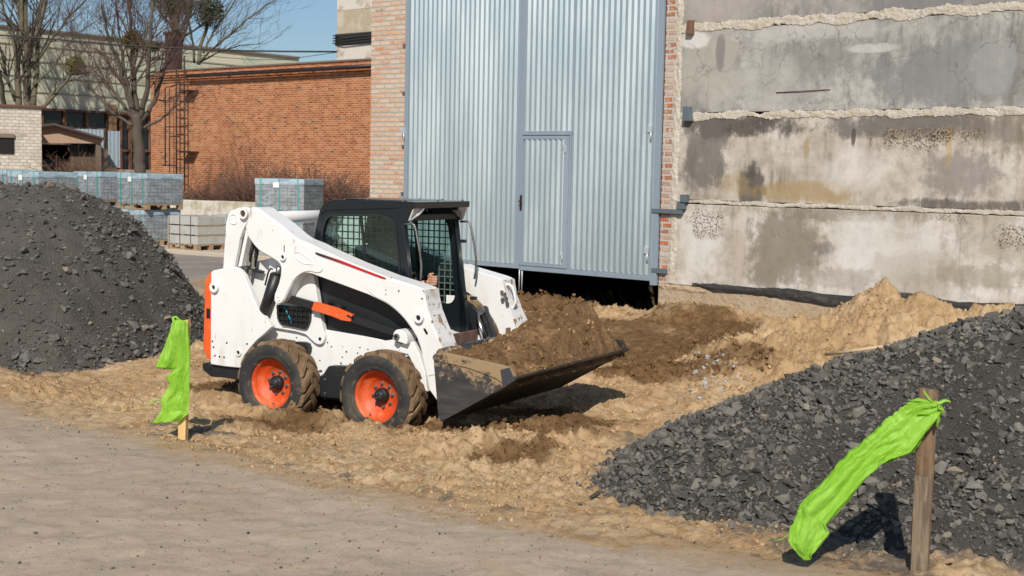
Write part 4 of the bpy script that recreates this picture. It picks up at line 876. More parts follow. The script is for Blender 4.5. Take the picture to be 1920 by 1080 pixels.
# --- operator
def capsule(mb, a, b, r0, r1, n=12):
    mb.tube([a, b], [r0, r1], n); mb.ball(a, r0, n=n); mb.ball(b, r1, n=n)
def remesh(o, vs, sm=3):
    r = o.modifiers.new('remesh', 'REMESH'); r.mode = 'VOXEL'; r.voxel_size = vs; r.use_smooth_shade = True
    if sm: s_ = o.modifiers.new('smooth', 'SMOOTH'); s_.factor = .5; s_.iterations = sm
SKIN = simple('skin', (.50, .27, .18), .55, 0, [(30, .5, .7, (.42, .20, .13))])
PER = empty('person', tuple(MO), TH); tag(PER, 'loader operator in dark work clothes sitting in the cab with one hand on the lever', 'person')
H = (.13, -.02, 1.71)
mb = MB()
mb.ball((H[0], H[1], H[2]+.03), .10, (.98, .78, 1.12), 16); mb.ball((H[0]+.03, H[1], H[2]-.04), .075, (.9, .82, 1.0), 14); mb.ball((H[0]+.055, H[1], H[2]-.085), .032, (1, 1.1, .8))
mb.tube([(H[0]+.085, H[1], H[2]+.03), (H[0]+.118, H[1], H[2]-.012)], [.009, .015], 8); mb.ball((H[0]+.112, H[1], H[2]-.012), .015)
mb.ball((H[0]+.095, H[1], H[2]-.05), .015, (.6, 1.6, .6)); mb.ball((H[0]+.09, H[1], H[2]+.045), .02, (.7, 2.6, .6))
for s in (-1, 1):
    mb.ball((H[0]-.005, H[1]+s*.08, H[2]-.005), .028, (.6, .3, 1.1)); mb.ball((H[0]+.088, H[1]+s*.032, H[2]+.025), .013)
capsule(mb, (H[0]-.01, H[1], H[2]-.08), (H[0]+.0, H[1], H[2]-.23), .058, .066)
# torso core, arms and legs beneath the clothes (one continuous body)
capsule(mb, (.13, -.02, 1.38), (.08, -.02, 1.02), .11, .12)
for s in (-1, 1):
    sh = (.14, -.02+s*.18, 1.44)
    capsule(mb, (.14, -.02, 1.43), sh, .07, .055)
    if s < 0:
        A = onpl(797, 533, MO+ML*-.15, ML); el = (float((A-MO)@MF)-.16, -.24, float(A[2])-.03); wr = (float((A-MO)@MF)+.015, -.16, float(A[2])+.012)
    else: el = (.22, .26, 1.12); wr = (.38, .20, 1.08)
    capsule(mb, sh, el, .048, .04); capsule(mb, el, wr, .038, .027)
    hx, hy, hz = wr[0]+.035, wr[1], wr[2]+.018
    # palm and five fingers curled round the grip
    mb.ball((wr[0]+.05, hy-.005*s, hz+.005), .040, (1.0, .45, .95), 12)
    gx_, gz_ = wr[0]+.085, hz+.01
    for k, (ln, rr) in enumerate(((.95, .0098), (1.05, .0102), (1.0, .0098), (.85, .0085))):
        zz_ = gz_+.034-k*.0225; ys = -s*.020 if s > 0 else -.020
        pts = [(wr[0]+.055, hy+ys*1.0, zz_), (gx_+.012*ln, hy+ys*1.55, zz_+.002), (gx_+.030*ln, hy+ys*.5, zz_-.001), (gx_+.020*ln, hy-ys*.7, zz_-.003)]
        mb.tube(pts, [rr*1.1, rr*1.1, rr, rr*.85], 8); [mb.ball(p, rr*1.05, n=8) for p in pts[1:]]
    pts = [(wr[0]+.03, hy-.0, gz_+.03), (wr[0]+.05, hy-.012, gz_+.055), (gx_-.003, hy-.014, gz_+.062)]
    mb.tube(pts, [.014, .012, .0095], 8); [mb.ball(p, r_, n=8) for p, r_ in zip(pts, (.014, .012, .0098))]
    hp = (.08, -.02+s*.10, 1.0); kn_ = (.50, -.02+s*.13, 1.02); an = (.56, -.02+s*.13, .64)
    capsule(mb, hp, kn_, .08, .058); capsule(mb, kn_, an, .055, .04); capsule(mb, (an[0], an[1], an[2]-.04), (an[0]+.14, an[1], an[2]-.05), .04, .035)
bd = mb.build('body', SKIN, PER); remesh(bd, .0045, 2)
CL = simple('dark_green_jacket', (.012, .018, .013), .9, 0, [(5, .4, .7, (.022, .03, .022))], (20, .4, .01))
mb = MB(); capsule(mb, (.12, -.02, 1.38), (.08, -.02, 1.02), .145, .150)
for s in (-1, 1):
    sh = (.13, -.02+s*.18, 1.43); capsule(mb, (.13, -.02, 1.42), sh, .095, .075); el = (float((A-MO)@MF)-.16, -.24, float(A[2])-.03) if 0 else None
    if s < 0: el = (float((A0_ := onpl(797, 533, MO+ML*-.15, ML)-MO)@MF)-.16, -.24, float(A0_[2])-.03); capsule(mb, sh, el, .066, .056)
    else: el = (.22, .26, 1.12); capsule(mb, sh, el, .066, .056)
    w2 = Vector(el).lerp(Vector((el[0]+.16, el[1]+(.08 if s < 0 else -.07), el[2]+(.03 if s < 0 else .09))), .35); capsule(mb, el, tuple(w2), .054, .05)
jk = mb.build('jacket', CL, PER); remesh(jk, .01, 3)
mb = MB()
for s in (-1, 1):
    capsule(mb, (.08, -.02+s*.10, 1.0), (.50, -.02+s*.13, 1.02), .096, .074); capsule(mb, (.50, -.02+s*.13, 1.02), (.55, -.02+s*.13, .70), .072, .058)
tr__ = mb.build('trousers', simple('dark_trousers', (.02, .022, .028), .9), PER); remesh(tr__, .01, 3)
mb = MB(); mb.ball((H[0]-.018, H[1], H[2]+.055), .106, (1.0, .84, 1.0), 16)
hr = mb.build('hair', simple('dark_brown_hair', (.02, .014, .010), .8, 0, (), (60, .8, .01)), PER)
mb = MB()
for s in (-1, 1): mb.ball((H[0]+.092, H[1]+s*.032, H[2]+.022), .0085, (1, 1, .8), 8)
mb.build('eyes', simple('dark_eyes', (.03, .02, .015), .2), PER)
# ================================================================== hall with metal gate
def brickmat(name, cols, mortar, bw=.25, bh=.077, ms=.012, wear=None, axis='x', worn=.0, sc=1., hue=(.45, .65), msm=.1):
    t = NT(name); sp = t.new('ShaderNodeSeparateXYZ'); t.link(t.tc.outputs['Object'], sp.inputs[0]); cb = t.new('ShaderNodeCombineXYZ')
    if axis == 'x': t.link(sp.outputs[0], cb.inputs[0])
    elif axis == 'y': t.link(sp.outputs[1], cb.inputs[0])
    else:
        t.link(t.math('ADD', sp.outputs[0], sp.outputs[1]), cb.inputs[0])
    t.link(sp.outputs[2], cb.inputs[1])
    ns = t.new('ShaderNodeTexNoise'); ns.inputs['Scale'].default_value = 7; t.link(t.vec(), ns.inputs['Vector'])
    va = t.new('ShaderNodeVectorMath', operation='SCALE'); va.inputs[3].default_value = .014; t.link(ns.outputs[1], va.inputs[0]); vb = t.new('ShaderNodeVectorMath', operation='ADD'); t.link(cb.outputs[0], vb.inputs[0]); t.link(va.outputs[0], vb.inputs[1])
    b = t.new('ShaderNodeTexBrick'); b.inputs['Scale'].default_value = 1; b.inputs['Brick Width'].default_value = bw; b.inputs['Row Height'].default_value = bh; b.inputs['Mortar Size'].default_value = ms; b.inputs['Mortar Smooth'].default_value = msm; b.inputs['Bias'].default_value = 0
    b.inputs['Color1'].default_value = (0, 0, 0, 1); b.inputs['Color2'].default_value = (1, 1, 1, 1); b.inputs['Mortar'].default_value = (.5, .5, .5, 1); t.link(vb.outputs[0], b.inputs['Vector'])
    bw_ = t.new('ShaderNodeRGBToBW'); t.link(b.outputs['Color'], bw_.inputs[0]); v = bw_.outputs[0]
    c = t.mix(t.ramp(v, .0, .45), cols[0], cols[1]); c = t.mix(t.ramp(v, .45, .85), c, cols[2]); c = t.mix(t.ramp(v, .978, .986), c, cols[3])
    n = t.noise(3.0, None, 7, .65); n2 = t.noise(22, None, 7, .7)
    c = t.mix(t.math('MULTIPLY', t.ramp(n2, .45, .7), .5), c, tuple(q*.75 for q in cols[1]))
    if wear: c = t.mix(t.math('MULTIPLY', t.ramp(t.math('ADD', n2, t.math('MULTIPLY', n, .5)), *wear[:2]), wear[3]), c, wear[2])
    c = t.mix(b.outputs['Fac'], c, mortar)
    c = t.mix(t.ramp(n, *hue, 0, .35), c, tuple(q*.55 for q in cols[0]))
    h = t.math('SUBTRACT', 1., b.outputs['Fac']); t.bsdf(c, .9, 0, .2, t.bump(n2, .4, .006, t.bump(h, .7, .010))); return t.m
HALL = empty('industrial_hall', tuple(WO), WANG); tag(HALL, 'tall hall with weathered grey concrete panels and brick piers round a metal gate', 'building')
def hp(mb, name, mat, bevel=0, parent=None, label=None):
    o = mb.build(name, mat, parent or HALL, bevel=bevel)
    if label: o['label'] = label
    return o
PIERB = brickmat('faded_pier_brick', [(.54, .20, .09), (.60, .33, .20), (.62, .46, .35), (.24, .17, .12)], (.42, .385, .33), .25, .082, .020, (.66, .84, (.53, .46, .38), .8), msm=.35, hue=(.6, .8))
PIERR = brickmat('right_pier_brick', [(.44, .13, .055), (.33, .15, .095), (.48, .36, .29), (.55, .52, .48)], (.44, .41, .365), .25, .086, .018, (.75, .88, (.55, .52, .48), .85), msm=.3, hue=(.6, .8))
GU0, GU1 = -5.205, .07
pl = MB().box(-6.10, GU0-.02, 0, .5, -.3, 7.2); hp(pl, 'brick_pier', PIERB, 0, None, 'pale flaking brick pier')
pr = MB().box(GU1+.01, .27, .0, .5, .72, 7.2); hp(pr, 'brick_pier', PIERR, 0, None, 'red and white flaking brick pier')
# mortar daub between pier and panels
rr = random.Random(5)
MORT = simple('pale_mortar', (.50, .45, .365), .9, 0, [(5, .45, .6, (.57, .53, .465)), (12, .55, .7, (.38, .34, .28)), (25, .6, .75, (.30, .27, .22))], (16, 1., .03))
def daub(u0, u1, z0, z1, th, seed, horiz=True, n=None, amp=.03):
    """lumpy strip of smeared mortar"""
    L_ = (u1-u0) if horiz else (z1-z0); n = n or int(L_/.025); m_ = 9; V = []; F_ = []
    for i in range(n+1):
        s = i/n; along = (u0 if horiz else z0)+L_*s
        e0 = mn.noise(Vector((along*2.3, seed, 0)))*amp+mn.noise(Vector((along*9, seed, 3)))*amp*.5+mn.noise(Vector((along*28, seed, 3)))*amp*.3; e1 = mn.noise(Vector((along*2.7, seed, 7)))*amp+mn.noise(Vector((along*10, seed, 9)))*amp*.5+mn.noise(Vector((along*31, seed, 3)))*amp*.3
        lo = (z0 if horiz else u0)+e0; hi = (z1 if horiz else u1)+e1
        for j in range(m_+1):
            q = j/m_; a = lo+(hi-lo)*q; d_ = math.sin(math.pi*q)**.5*th*(1+.8*mn.noise(Vector((along*16, a*22, seed)))+.5*mn.noise(Vector((along*5+a*14, a*9, seed))))
            V.append((along, -d_-.0015 if 0 < j < m_ else .02, a) if horiz else (a, -d_-.0015 if 0 < j < m_ else .02, along))
    for i in range(n):
        for j in range(m_):
            a = i*(m_+1)+j; q = (a, a+m_+1, a+m_+2, a+1); F_.append(q if horiz else q[::-1])
    mb = MB(); mb.add(V, F_, False); return mb
hp(daub(.245, .37, .75, 7.1, .012, 11, False, amp=.035), 'mortar_strip', MORT)
# concrete panels, each row with its own weathering. spots: (u, z, ru, rz, colour, strength)
def concrete(name, base, light, spots, dark=.5, seed=0., agg=(), crack=0):
    t = NT(name); sp = t.new('ShaderNodeSeparateXYZ'); t.link(t.tc.outputs['Object'], sp.inputs[0]); U, Z = sp.outputs[0], sp.outputs[2]
    n1 = t.noise(1.1, t.vec((1, 1, 1), (seed, 0, 0)), 9, .62); n2 = t.noise(7, t.vec((1, 1, 1), (seed, 3, 0)), 10, .68); n3 = t.noise(5.5, t.vec((1, 1, .16), (seed, 0, 5)), 10, .7); n4 = t.noise(60, None, 6, .7)
    c = t.mix(t.ramp(n1, .38, .62), base, light); c = t.mix(t.math('MULTIPLY', t.ramp(n2, .42, .68), .55), c, tuple(q*.72 for q in base)); c = t.mix(t.math('MULTIPLY', t.math('MULTIPLY', t.ramp(n3, .48, .68), t.ramp(t.noise(.9, t.vec((1, 1, 1.5), (seed+4, 2, 2)), 5, .6), .42, .6, .25, 1)), min(1, dark*1.7)), c, (base[0]*.42, base[1]*.40, base[2]*.36))
    c = t.mix(t.math('MULTIPLY', t.ramp(n3, .28, .46, 1, 0), .45), c, tuple(min(.7, q*1.25) for q in light))
    n5 = t.noise(2.6, t.vec((1, 1, .8), (seed, 8, 0)), 8, .6, .6)
    pert = t.math('ADD', t.math('ADD', t.math('MULTIPLY', t.math('SUBTRACT', n5, .5), 3.2), t.math('MULTIPLY', t.math('SUBTRACT', n2, .5), 1.9)), t.math('ADD', t.math('MULTIPLY', t.math('SUBTRACT', n3, .5), 1.3), t.math('MULTIPLY', t.math('SUBTRACT', n4, .5), 1.0)))
    def spot(u, z, ru, rz):
        a = t.math('DIVIDE', t.math('SUBTRACT', U, u), ru); b = t.math('DIVIDE', t.math('SUBTRACT', Z, z), rz)
        r2 = t.math('ADD', t.math('POWER', t.math('ABSOLUTE', a), 2.4), t.math('POWER', t.math('ABSOLUTE', b), 2.4)); return t.math('SUBTRACT', 1.0, r2)
    for (u, z, ru, rz, cc, st) in spots:
        m_ = t.ramp(t.math('ADD', spot(u, z, ru*1.15, rz*1.15), pert), -.12, .80, 0, st); m_ = t.math('MULTIPLY', m_, t.ramp(t.math('ADD', n2, t.math('MULTIPLY', n4, .5)), .52, .90, 1.0, .80)); c = t.mix(m_, c, cc)
    h = n4
    for (u, z, ru, rz) in agg:
        v = t.new('ShaderNodeTexVoronoi'); v.inputs['Scale'].default_value = 42; t.link(t.vec(), v.inputs['Vector']); m_ = t.ramp(t.math('ADD', spot(u, z, ru, rz), t.math('MULTIPLY', pert, 1.3)), .25, .9)
        bw_ = t.new('ShaderNodeRGBToBW'); t.link(v.outputs['Color'], bw_.inputs[0]); gate = t.math('MULTIPLY', m_, t.ramp(v.outputs['Distance'], .3, .6, 1, .25)); ca = t.mix(t.ramp(bw_.outputs[0], .35, .6), (.06, .04, .03), (.40, .30, .19)); c = t.mix(t.math('MULTIPLY', gate, .8), c, ca)
        h = t.math('ADD', h, t.math('MULTIPLY', m_, t.math('MULTIPLY', v.outputs['Distance'], 2.5)))
    if crack:
        v = t.new('ShaderNodeTexVoronoi', feature='DISTANCE_TO_EDGE'); v.inputs['Scale'].default_value = 1.5; nn = t.new('ShaderNodeTexNoise'); nn.inputs['Scale'].default_value = 3; t.link(t.vec(), nn.inputs['Vector']); s_ = t.new('ShaderNodeVectorMath', operation='SCALE'); s_.inputs[3].default_value = .5; t.link(nn.outputs[1], s_.inputs[0]); ad = t.new('ShaderNodeVectorMath', operation='ADD'); t.link(t.vec(), ad.inputs[0]); t.link(s_.outputs[0], ad.inputs[1]); t.link(ad.outputs[0], v.inputs['Vector'])
        c = t.mix(t.math('MULTIPLY', t.ramp(v.outputs['Distance'], .0, .012, 1, 0), crack), c, tuple(q*.45 for q in base))
    t.bsdf(c, .9, 0, .25, t.bump(h, .45, .008, t.bump(n2, .25, .02))); return t.m
def W(px, py): return wp(px, py)
def sp_(px, py, rx, ry, col, st):       # spot given in photo pixels
    u, z = wp(px, py); u2, _ = wp(px+rx, py); _, z2 = wp(px, py-ry); return (u, z, abs(u2-u), abs(z2-z), col, st)
def ag_(px, py, rx, ry): return sp_(px, py, rx, ry, 0, 0)[:4]
GRM = (.060, .053, .047); OCH = (.34, .24, .10); WHT = (.66, .65, .62)
panels = [
    (.30, 9.0, .74, 1.905, concrete('panel_concrete_low', (.43, .385, .32), (.64, .615, .57), [sp_(1470, 465, 85, 70, (.215, .19, .15), 1.), sp_(1590, 400, 180, 16, (.22, .19, .14), .75), sp_(1310, 450, 40, 60, WHT, .8), sp_(1650, 460, 90, 60, WHT, .7), sp_(1850, 520, 110, 22, (.27, .24, .17), .7), sp_(1560, 520, 90, 18, (.33, .31, .27), .6), sp_(1388, 460, 8, 70, (.52, .43, .37), .6), sp_(1700, 500, 60, 30, (.36, .33, .28), .5), sp_(1545, 465, 22, 14, (.14, .13, .12), .6)], .35, 1., [ag_(1900, 445, 46, 26), ag_(1790, 412, 45, 16), ag_(1325, 415, 45, 35)])),
    (.30, 9.0, 1.965, 3.125, concrete('panel_concrete_grimy', (.40, .35, .29), (.58, .54, .49), [sp_(1390, 236, 110, 22, GRM, 1.), sp_(1320, 290, 40, 80, (.13, .12, .11), .95), sp_(1410, 345, 22, 42, GRM, .95), sp_(1700, 235, 170, 26, (.11, .10, .095), .9), sp_(1800, 330, 70, 50, (.19, .175, .16), .75), sp_(1870, 240, 70, 40, (.17, .15, .125), .8), sp_(1800, 385, 140, 12, GRM, .85), sp_(1520, 360, 90, 20, OCH, .75), sp_(1780, 275, 7, 34, (.42, .27, .08), .6), sp_(1512, 275, 5, 20, OCH, .8), sp_(1375, 345, 25, 20, OCH, .45), sp_(1600, 258, 4, 18, GRM, .9), sp_(1600, 320, 60, 40, WHT, .5)], .45, 5., [ag_(1700, 262, 90, 24), ag_(1800, 255, 60, 18)])),
    (.30, 9.0, 3.195, 4.34, concrete('panel_concrete_grey', (.255, .25, .238), (.45, .44, .41), [sp_(1330, 130, 60, 70, (.40, .375, .33), .8), sp_(1300, 75, 25, 15, WHT, .8), sp_(1350, 100, 8, 30, (.17, .165, .16), .8), sp_(1760, 140, 130, 70, (.19, .195, .195), .85), sp_(1520, 60, 130, 16, (.48, .47, .45), .7), sp_(1440, 150, 60, 50, (.40, .385, .36), .6), sp_(1860, 120, 40, 60, (.36, .36, .35), .6), sp_(1640, 90, 60, 8, WHT, .5)], .4, 9., (), .5)),
    (.30, 9.0, 4.43, 5.56, concrete('panel_concrete_top', (.24, .235, .225), (.38, .36, .33), [sp_(1350, 15, 70, 30, (.36, .33, .30), .7), sp_(1720, 5, 100, 22, (.18, .18, .18), .8)], .5, 14.)),
    (.30, 9.0, 5.65, 7.2, concrete('panel_concrete_upper', (.30, .29, .27), (.40, .385, .36), [], .5, 20.))]
for (u0, u1, z0, z1, m_) in panels: hp(MB().box(u0+.05, u1, .004, .5, z0, z1), 'concrete_panel', m_, .012)
for i, (z, hh_) in enumerate(((1.94, .06), (3.15, .11), (4.385, .14), (5.61, .14))):
    hp(daub(.31, 9.0, z-hh_/2, z+hh_/2, .006, 20+i*5, amp=.026 if i == 0 else .06, n=1100), 'mortar_seam', MORT)
PLN = simple('plinth_render', (.40, .31, .205), .95, 0, [(2.2, .45, .65, (.475, .385, .275)), (9, .55, .68, (.31, .24, .17)), (3, .6, .7, (.40, .37, .33))], (14, .9, .03))
hp(MB().box(.085, 9.0, -.012, .5, -.2, .72), 'plinth', PLN, .01); hp(daub(.09, .9, .64, .74, .022, 71, amp=.02), 'plinth_edge', PLN)
# torn bitumen strip
TAR = simple('torn_bitumen', (.030, .029, .028), .75, 0, [(5, .5, .7, (.085, .08, .072), (.5, 1, 3)), (20, .6, .75, (.20, .18, .15))], (16, .8, .02))
def strip(pts_top, pts_bot, y, mat, name):
    V = []; n = len(pts_top)
    for (a, b) in zip(pts_top, pts_bot):
        ua, za = wp(*a); ub, zb_ = wp(*b)
        for k in range(5):
            q = k/4; V.append((ua+(ub-ua)*q, y-.02*math.sin(q*3.1)-.012*mn.noise(Vector((ua*5, q*3, 1))), za+(zb_-za)*q+.012*mn.noise(Vector((ua*9, q, 4)))))
    F_ = [(i*5+k, i*5+k+1, (i+1)*5+k+1, (i+1)*5+k) for i in range(n-1) for k in range(4)]
    o = MB().add(V, F_).build(name, mat, HALL); s_ = o.modifiers.new('solid', 'SOLIDIFY'); s_.thickness = .006; return o
def dens(pts, k=6):
    out = []
    for a, b in zip(pts[:-1], pts[1:]): out += [(a[0]+(b[0]-a[0])*i/k, a[1]+(b[1]-a[1])*i/k+random.uniform(-1, 1)*.8) for i in range(k)]
    return out+[pts[-1]]
strip(dens([(1300, 531), (1340, 532), (1410, 539), (1480, 540), (1560, 553), (1640, 556), (1700, 548), (1740, 556), (1800, 566), (1925, 570)]), dens([(1300, 533), (1340, 548), (1410, 552), (1480, 562), (1560, 576), (1640, 578), (1700, 580), (1740, 580), (1800, 590), (1925, 592)]), -.02, TAR, 'bitumen_strip')
# hall body behind
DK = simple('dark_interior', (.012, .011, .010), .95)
hp(MB().box(-6.08, 9.0, 10.0, 10.3, -.3, 7.2), 'rear_wall', DK); hp(MB().box(-6.08, -5.9, .5, 10.0, -.3, 7.2), 'side_wall', DK); hp(MB().box(8.8, 9.0, .5, 10.0, -.3, 7.2), 'side_wall', DK); hp(MB().box(-6.1, 9.0, 0.01, 10.3, 7.2, 7.4), 'roof', DK)
hp(MB().box(-5.9, 8.8, .3, 10.0, .02, .14), 'inner_floor', DK)
# wall fixings
FIX = simple('grey_painted_iron', (.13, .17, .20), .5, .3, [(12, .6, .7, (.18, .10, .06))]); 
def hbox(px0, py0, px1, py1, y0, y1, name, mat, bevel=.004, parent=None, rot=0):
    (u0, z0), (u1, z1) = wp(px0, py1), wp(px1, py0); return hp(MB().box(min(u0, u1), max(u0, u1), y0, y1, min(z0, z1), max(z0, z1)), name, mat, bevel, parent)
hbox(1226, 393, 1283, 399, -.07, -.02, 'iron_bar', FIX); hbox(1225, 504, 1252, 511, -.06, .0, 'iron_bar', FIX)
b1 = hbox(1274, 378, 1288, 392, -.08, -.0, 'iron_bracket', FIX); hbox(1282, 365, 1293, 379, -.10, -.0, 'iron_bracket', FIX)
q = [wp(1287, 200), wp(1297, 200), wp(1301, 227), wp(1285, 227)]; hp(MB().prism(q, -.09, 0), 'iron_bracket', FIX, .004)
q = [wp(1293, 39), wp(1303, 38), wp(1302, 65), wp(1290, 65)]; hp(MB().prism(q, -.07, 0), 'rusty_bracket', RUST, .004)
u, z = wp(1499, 171); hp(MB().tube([(u-.35, -.004, z-.01), (u, -.012, z), (u+.45, -.004, z+.012)], .006, 6), 'exposed_rod', RUST)
# ------------------------------------------------------------------ gate
t = NT('galvanised_sheet'); n1 = t.noise(1.6, t.vec((1, 1, .25)), 6, .6); n2 = t.noise(14, None, 6, .6); c = t.mix(t.ramp(n1, .4, .65), (.43, .525, .565), (.50, .59, .625)); c = t.mix(t.math('MULTIPLY', t.ramp(n2, .6, .75), .3), c, (.40, .43, .44))
t.bsdf(c, t.ramp(n1, .3, .7, .32, .42), .62, .5); SHEET = t.m
GFR = simple('grey_blue_gate_paint', (.245, .31, .375), .45, .1, [(1.6, .5, .7, (.29, .35, .41), (1, 1, .2)), (10, .62, .72, (.20, .24, .28))])
GATE = empty('metal_gate', tuple(WO), WANG); tag(GATE, 'tall double leaf gate of corrugated galvanised sheet with a wicket door', 'gate')
def gp(mb, name, mat, parent=None, bevel=0): return mb.build(name, mat, parent or GATE, bevel=bevel)
def corr(u0, u1, z0, z1, y, pitch=.106, skip=None):
    V = []; F_ = []; prof = []; u = u0
    while u < u1:
        for du, dy in ((0, 0), (.032, 0), (.046, -.030), (.070, -.030), (.106, 0)):
            if u+du <= u1: prof.append((u+du, y+dy))
        u += pitch
    prof.append((u1, y)); cl = []
    for p in prof:
        if not cl or abs(p[0]-cl[-1][0]) > 1e-5: cl.append(p)
    for (a, b) in cl: V += [(a, b, z0), (a, b, z1)]
    for i in range(len(cl)-1): F_.append((i*2, i*2+2, i*2+3, i*2+1))
    return MB().add(V, F_)
ZB, ZT, UM = .785, 7.1, -2.60
WU0, WU1, WZ0, WZ1 = -2.575, -1.64, .845, 2.92
def leaf(name, u0, u1, cut=None):
    pass
FT = -.055
l1 = gp(corr(GU0+.07, UM-.05, ZB+.07, ZT, -.03), 'sheet_panel', SHEET)
fr1 = MB(); fr1.box(GU0, GU0+.09, FT, 0, ZB, ZT); fr1.box(UM-.075, UM-.012, FT, 0, ZB, ZT); fr1.box(GU0+.09, UM-.075, FT+.003, 0, ZB, ZB+.085)
lf1 = gp(fr1, 'leaf_frame', GFR, None, .004)
l2 = gp(corr(UM+.05, WU1+.061, WZ1+.03, ZT, -.03), 'sheet_panel', SHEET); l3 = gp(corr(WU1+.061, GU1-.07, ZB+.07, ZT, -.03), 'sheet_panel', SHEET)
fr2 = MB(); fr2.box(UM-.008, UM+.05, FT, 0, ZB, ZT); fr2.box(GU1-.11, GU1, FT, 0, ZB-.08, ZT); fr2.box(UM+.05, GU1-.11, FT+.003, 0, ZB-.02, ZB+.07); fr2.box(UM+.05, WU1+.08, FT-.008, -.002, WZ1-.035, WZ1+.03); fr2.box(WU1+.045, WU1+.075, FT-.004, -.002, ZB+.07, WZ1-.035)
lf2 = gp(fr2, 'leaf_frame', GFR, None, .004)
wd = gp(corr(WU0+.05, WU1-.02, WZ0+.05, WZ1-.10, -.040), 'wicket_door', SHEET)
wf = MB(); wf.box(WU0, WU0+.055, FT-.012, -.006, WZ0, WZ1-.045); wf.box(WU1-.055, WU1+.04, FT-.012, -.006, WZ0, WZ1-.045); wf.box(WU0+.055, WU1-.055, FT-.010, -.006, WZ1-.10, WZ1-.045); wf.box(WU0+.055, WU1-.055, FT-.010, -.006, WZ0, WZ0+.065)
gp(wf, 'door_frame', GFR, wd, .004)
BRZ = simple('brown_door_handle', (.045, .025, .018), .4, .5)
u, z = wp(982.5, 380); hd_ = gp(MB().box(u-.02, u+.02, FT-.035, FT-.01, z-.12, z+.12), 'door_handle', BRZ, wd, .012); 
gp(MB().tube([(u, FT-.03, z+.025), (u, FT-.075, z+.025), (u+.055, FT-.085, z+.02)], .010, 8), 'handle_lever', BRZ, wd)
HNG = simple('hinge_metal', (.50, .55, .60), .4, .3)
for (px, py, par) in [(761.5, 250, lf1), (1224, 247, lf2), (1217, 474, lf2), (1064, 279, wd), (1058, 480, wd)]:
    u, z = wp(px, py); s_ = .6 if par is wd else 1.; k = gp(MB().box(u-.035*s_, u+.035*s_, FT-.03, FT+.003, z-.01, z+.09*s_), 'hinge', HNG, par, .003); par_ = par
    gp(MB().tube([(u+.02*s_, FT-.022, z-.12*s_), (u+.02*s_, FT-.022, z+.0)], .014*s_, 8), 'hinge_pin', HNG, par)
for px in (976, 981):
    u, z = wp(px, 524); u2, z2 = wp(px, 545); gp(MB().tube([(u, -.03, z2), (u, -.03, ZB+.05)], .011, 8), 'drop_bolt', HNG)
# screws on the sheets
scw = MB(); 
for zz in (1.45, 2.05, 2.65, 3.35, 4.15, 4.95, 5.9):
    u = GU0+.15; k = 0
    while u < GU1-.12:
        if not (WU0-.1 < u < WU1+.1 and zz < WZ1+.1): scw.box(u-.007, u+.007, -.036, -.029, zz-.007, zz+.007)
        u += .106*2 if k % 3 else .106*2; k += 1
tag(gp(scw, 'screws', simple('screw_heads', (.25, .28, .30), .4, .5)), kind='stuff'); 
for (u, zz) in [(GU0+.03, 1.9), (GU0+.03, 2.7), (GU0+.03, 3.6), (GU0+.03, 4.4)]:
    hp(MB().box(GU0-.075, GU0-.022, -.05, -.005, zz, zz+.03), 'anchor_plate', FIX, .003)
# ================================================================== plastered block beyond brick building
def frame_at(px, py, Y, ang): P = aty(px, py, Y); return np.array([P[0], P[1], 0.]), ang
class Fr:
    def __init__(s, P0, ang): s.P = np.array([P0[0], P0[1], 0.]); s.a = ang; s.D = np.array([math.cos(ang), math.sin(ang), 0]); s.N = np.array([-math.sin(ang), math.cos(ang), 0])
    def uz(s, px, py, v=0.): Q = onpl(px, py, s.P+s.N*v, s.N); return float((Q-s.P)@s.D), float(Q[2])
BB = Fr(aty(693, 250, 46.5), WANG)
ORB = brickmat('orange_brick', [(.29, .080, .028), (.40, .125, .040), (.47, .19, .078), (.08, .05, .035)], (.52, .36, .24), .26, .077, .012, (.85, 1.05, (.30, .12, .06), .5))
BR = empty('brick_building', tuple(BB.P), BB.a); tag(BR, 'low orange brick building with stepped cornice and flat roof behind the dry bushes', 'building')
uL, _ = BB.uz(283, 250); uR, zR = BB.uz(697, 142); _, zt1 = BB.uz(500, 143); zt1 = BB.uz(500, 146)[1]
print('brick building', uL, uR, zt1)
MB().box(uL, uR+3, 0, 9, .2, zt1).build('wall', ORB, BR)
zz = zt1
for k in range(4):
    MB().box(uL-.03*(k+1), uR+3, -.045*(k+1), 9, zz+.003, zz+.075).build('cornice', ORB, BR, bevel=.006); zz += .09
zpar = BB.uz(560, 122, .6)[1]
MB().box(uL-.2, uR+3, .3, 8.6, zz, zpar).build('parapet', ORB, BR); MB().box(uL-.25, uR+3, .25, 8.7, zpar+.002, zpar+.06).build('roof', simple('roof_felt', (.16, .14, .12), .9), BR)
pts = [(350, 143), (420, 140), (520, 134), (620, 128), (697, 123)]; P = [BB.uz(a, b, -.28) for a, b in pts]; MB().tube([(p[0], -.28, p[1]) for p in P], .055, 8).build('pipe', simple('black_pipe', (.02, .02, .022), .5), BR)
PB = Fr(aty(697, 60, 57), WANG); BL = empty('plastered_block', tuple(PB.P), PB.a); tag(BL, 'tall plastered block with cable bundle seen above the brick building roof', 'building')
u0 = PB.uz(632, 60)[0]; u1 = PB.uz(702, 60)[0]; PLA = simple('tan_plaster', (.40, .34, .24), .9, 0, [(1.1, .45, .6, (.50, .45, .36)), (5, .6, .7, (.30, .26, .20))], (8, .5, .02)); PLW = simple('whitewashed_plaster', (.58, .55, .49), .9, 0, [(1.2, .5, .62, (.40, .33, .24)), (5, .6, .7, (.45, .42, .36))], (8, .5, .02))
za_ = PB.uz(660, 62)[1]; zb2 = PB.uz(660, 84)[1]; zc2 = PB.uz(660, 18)[1]
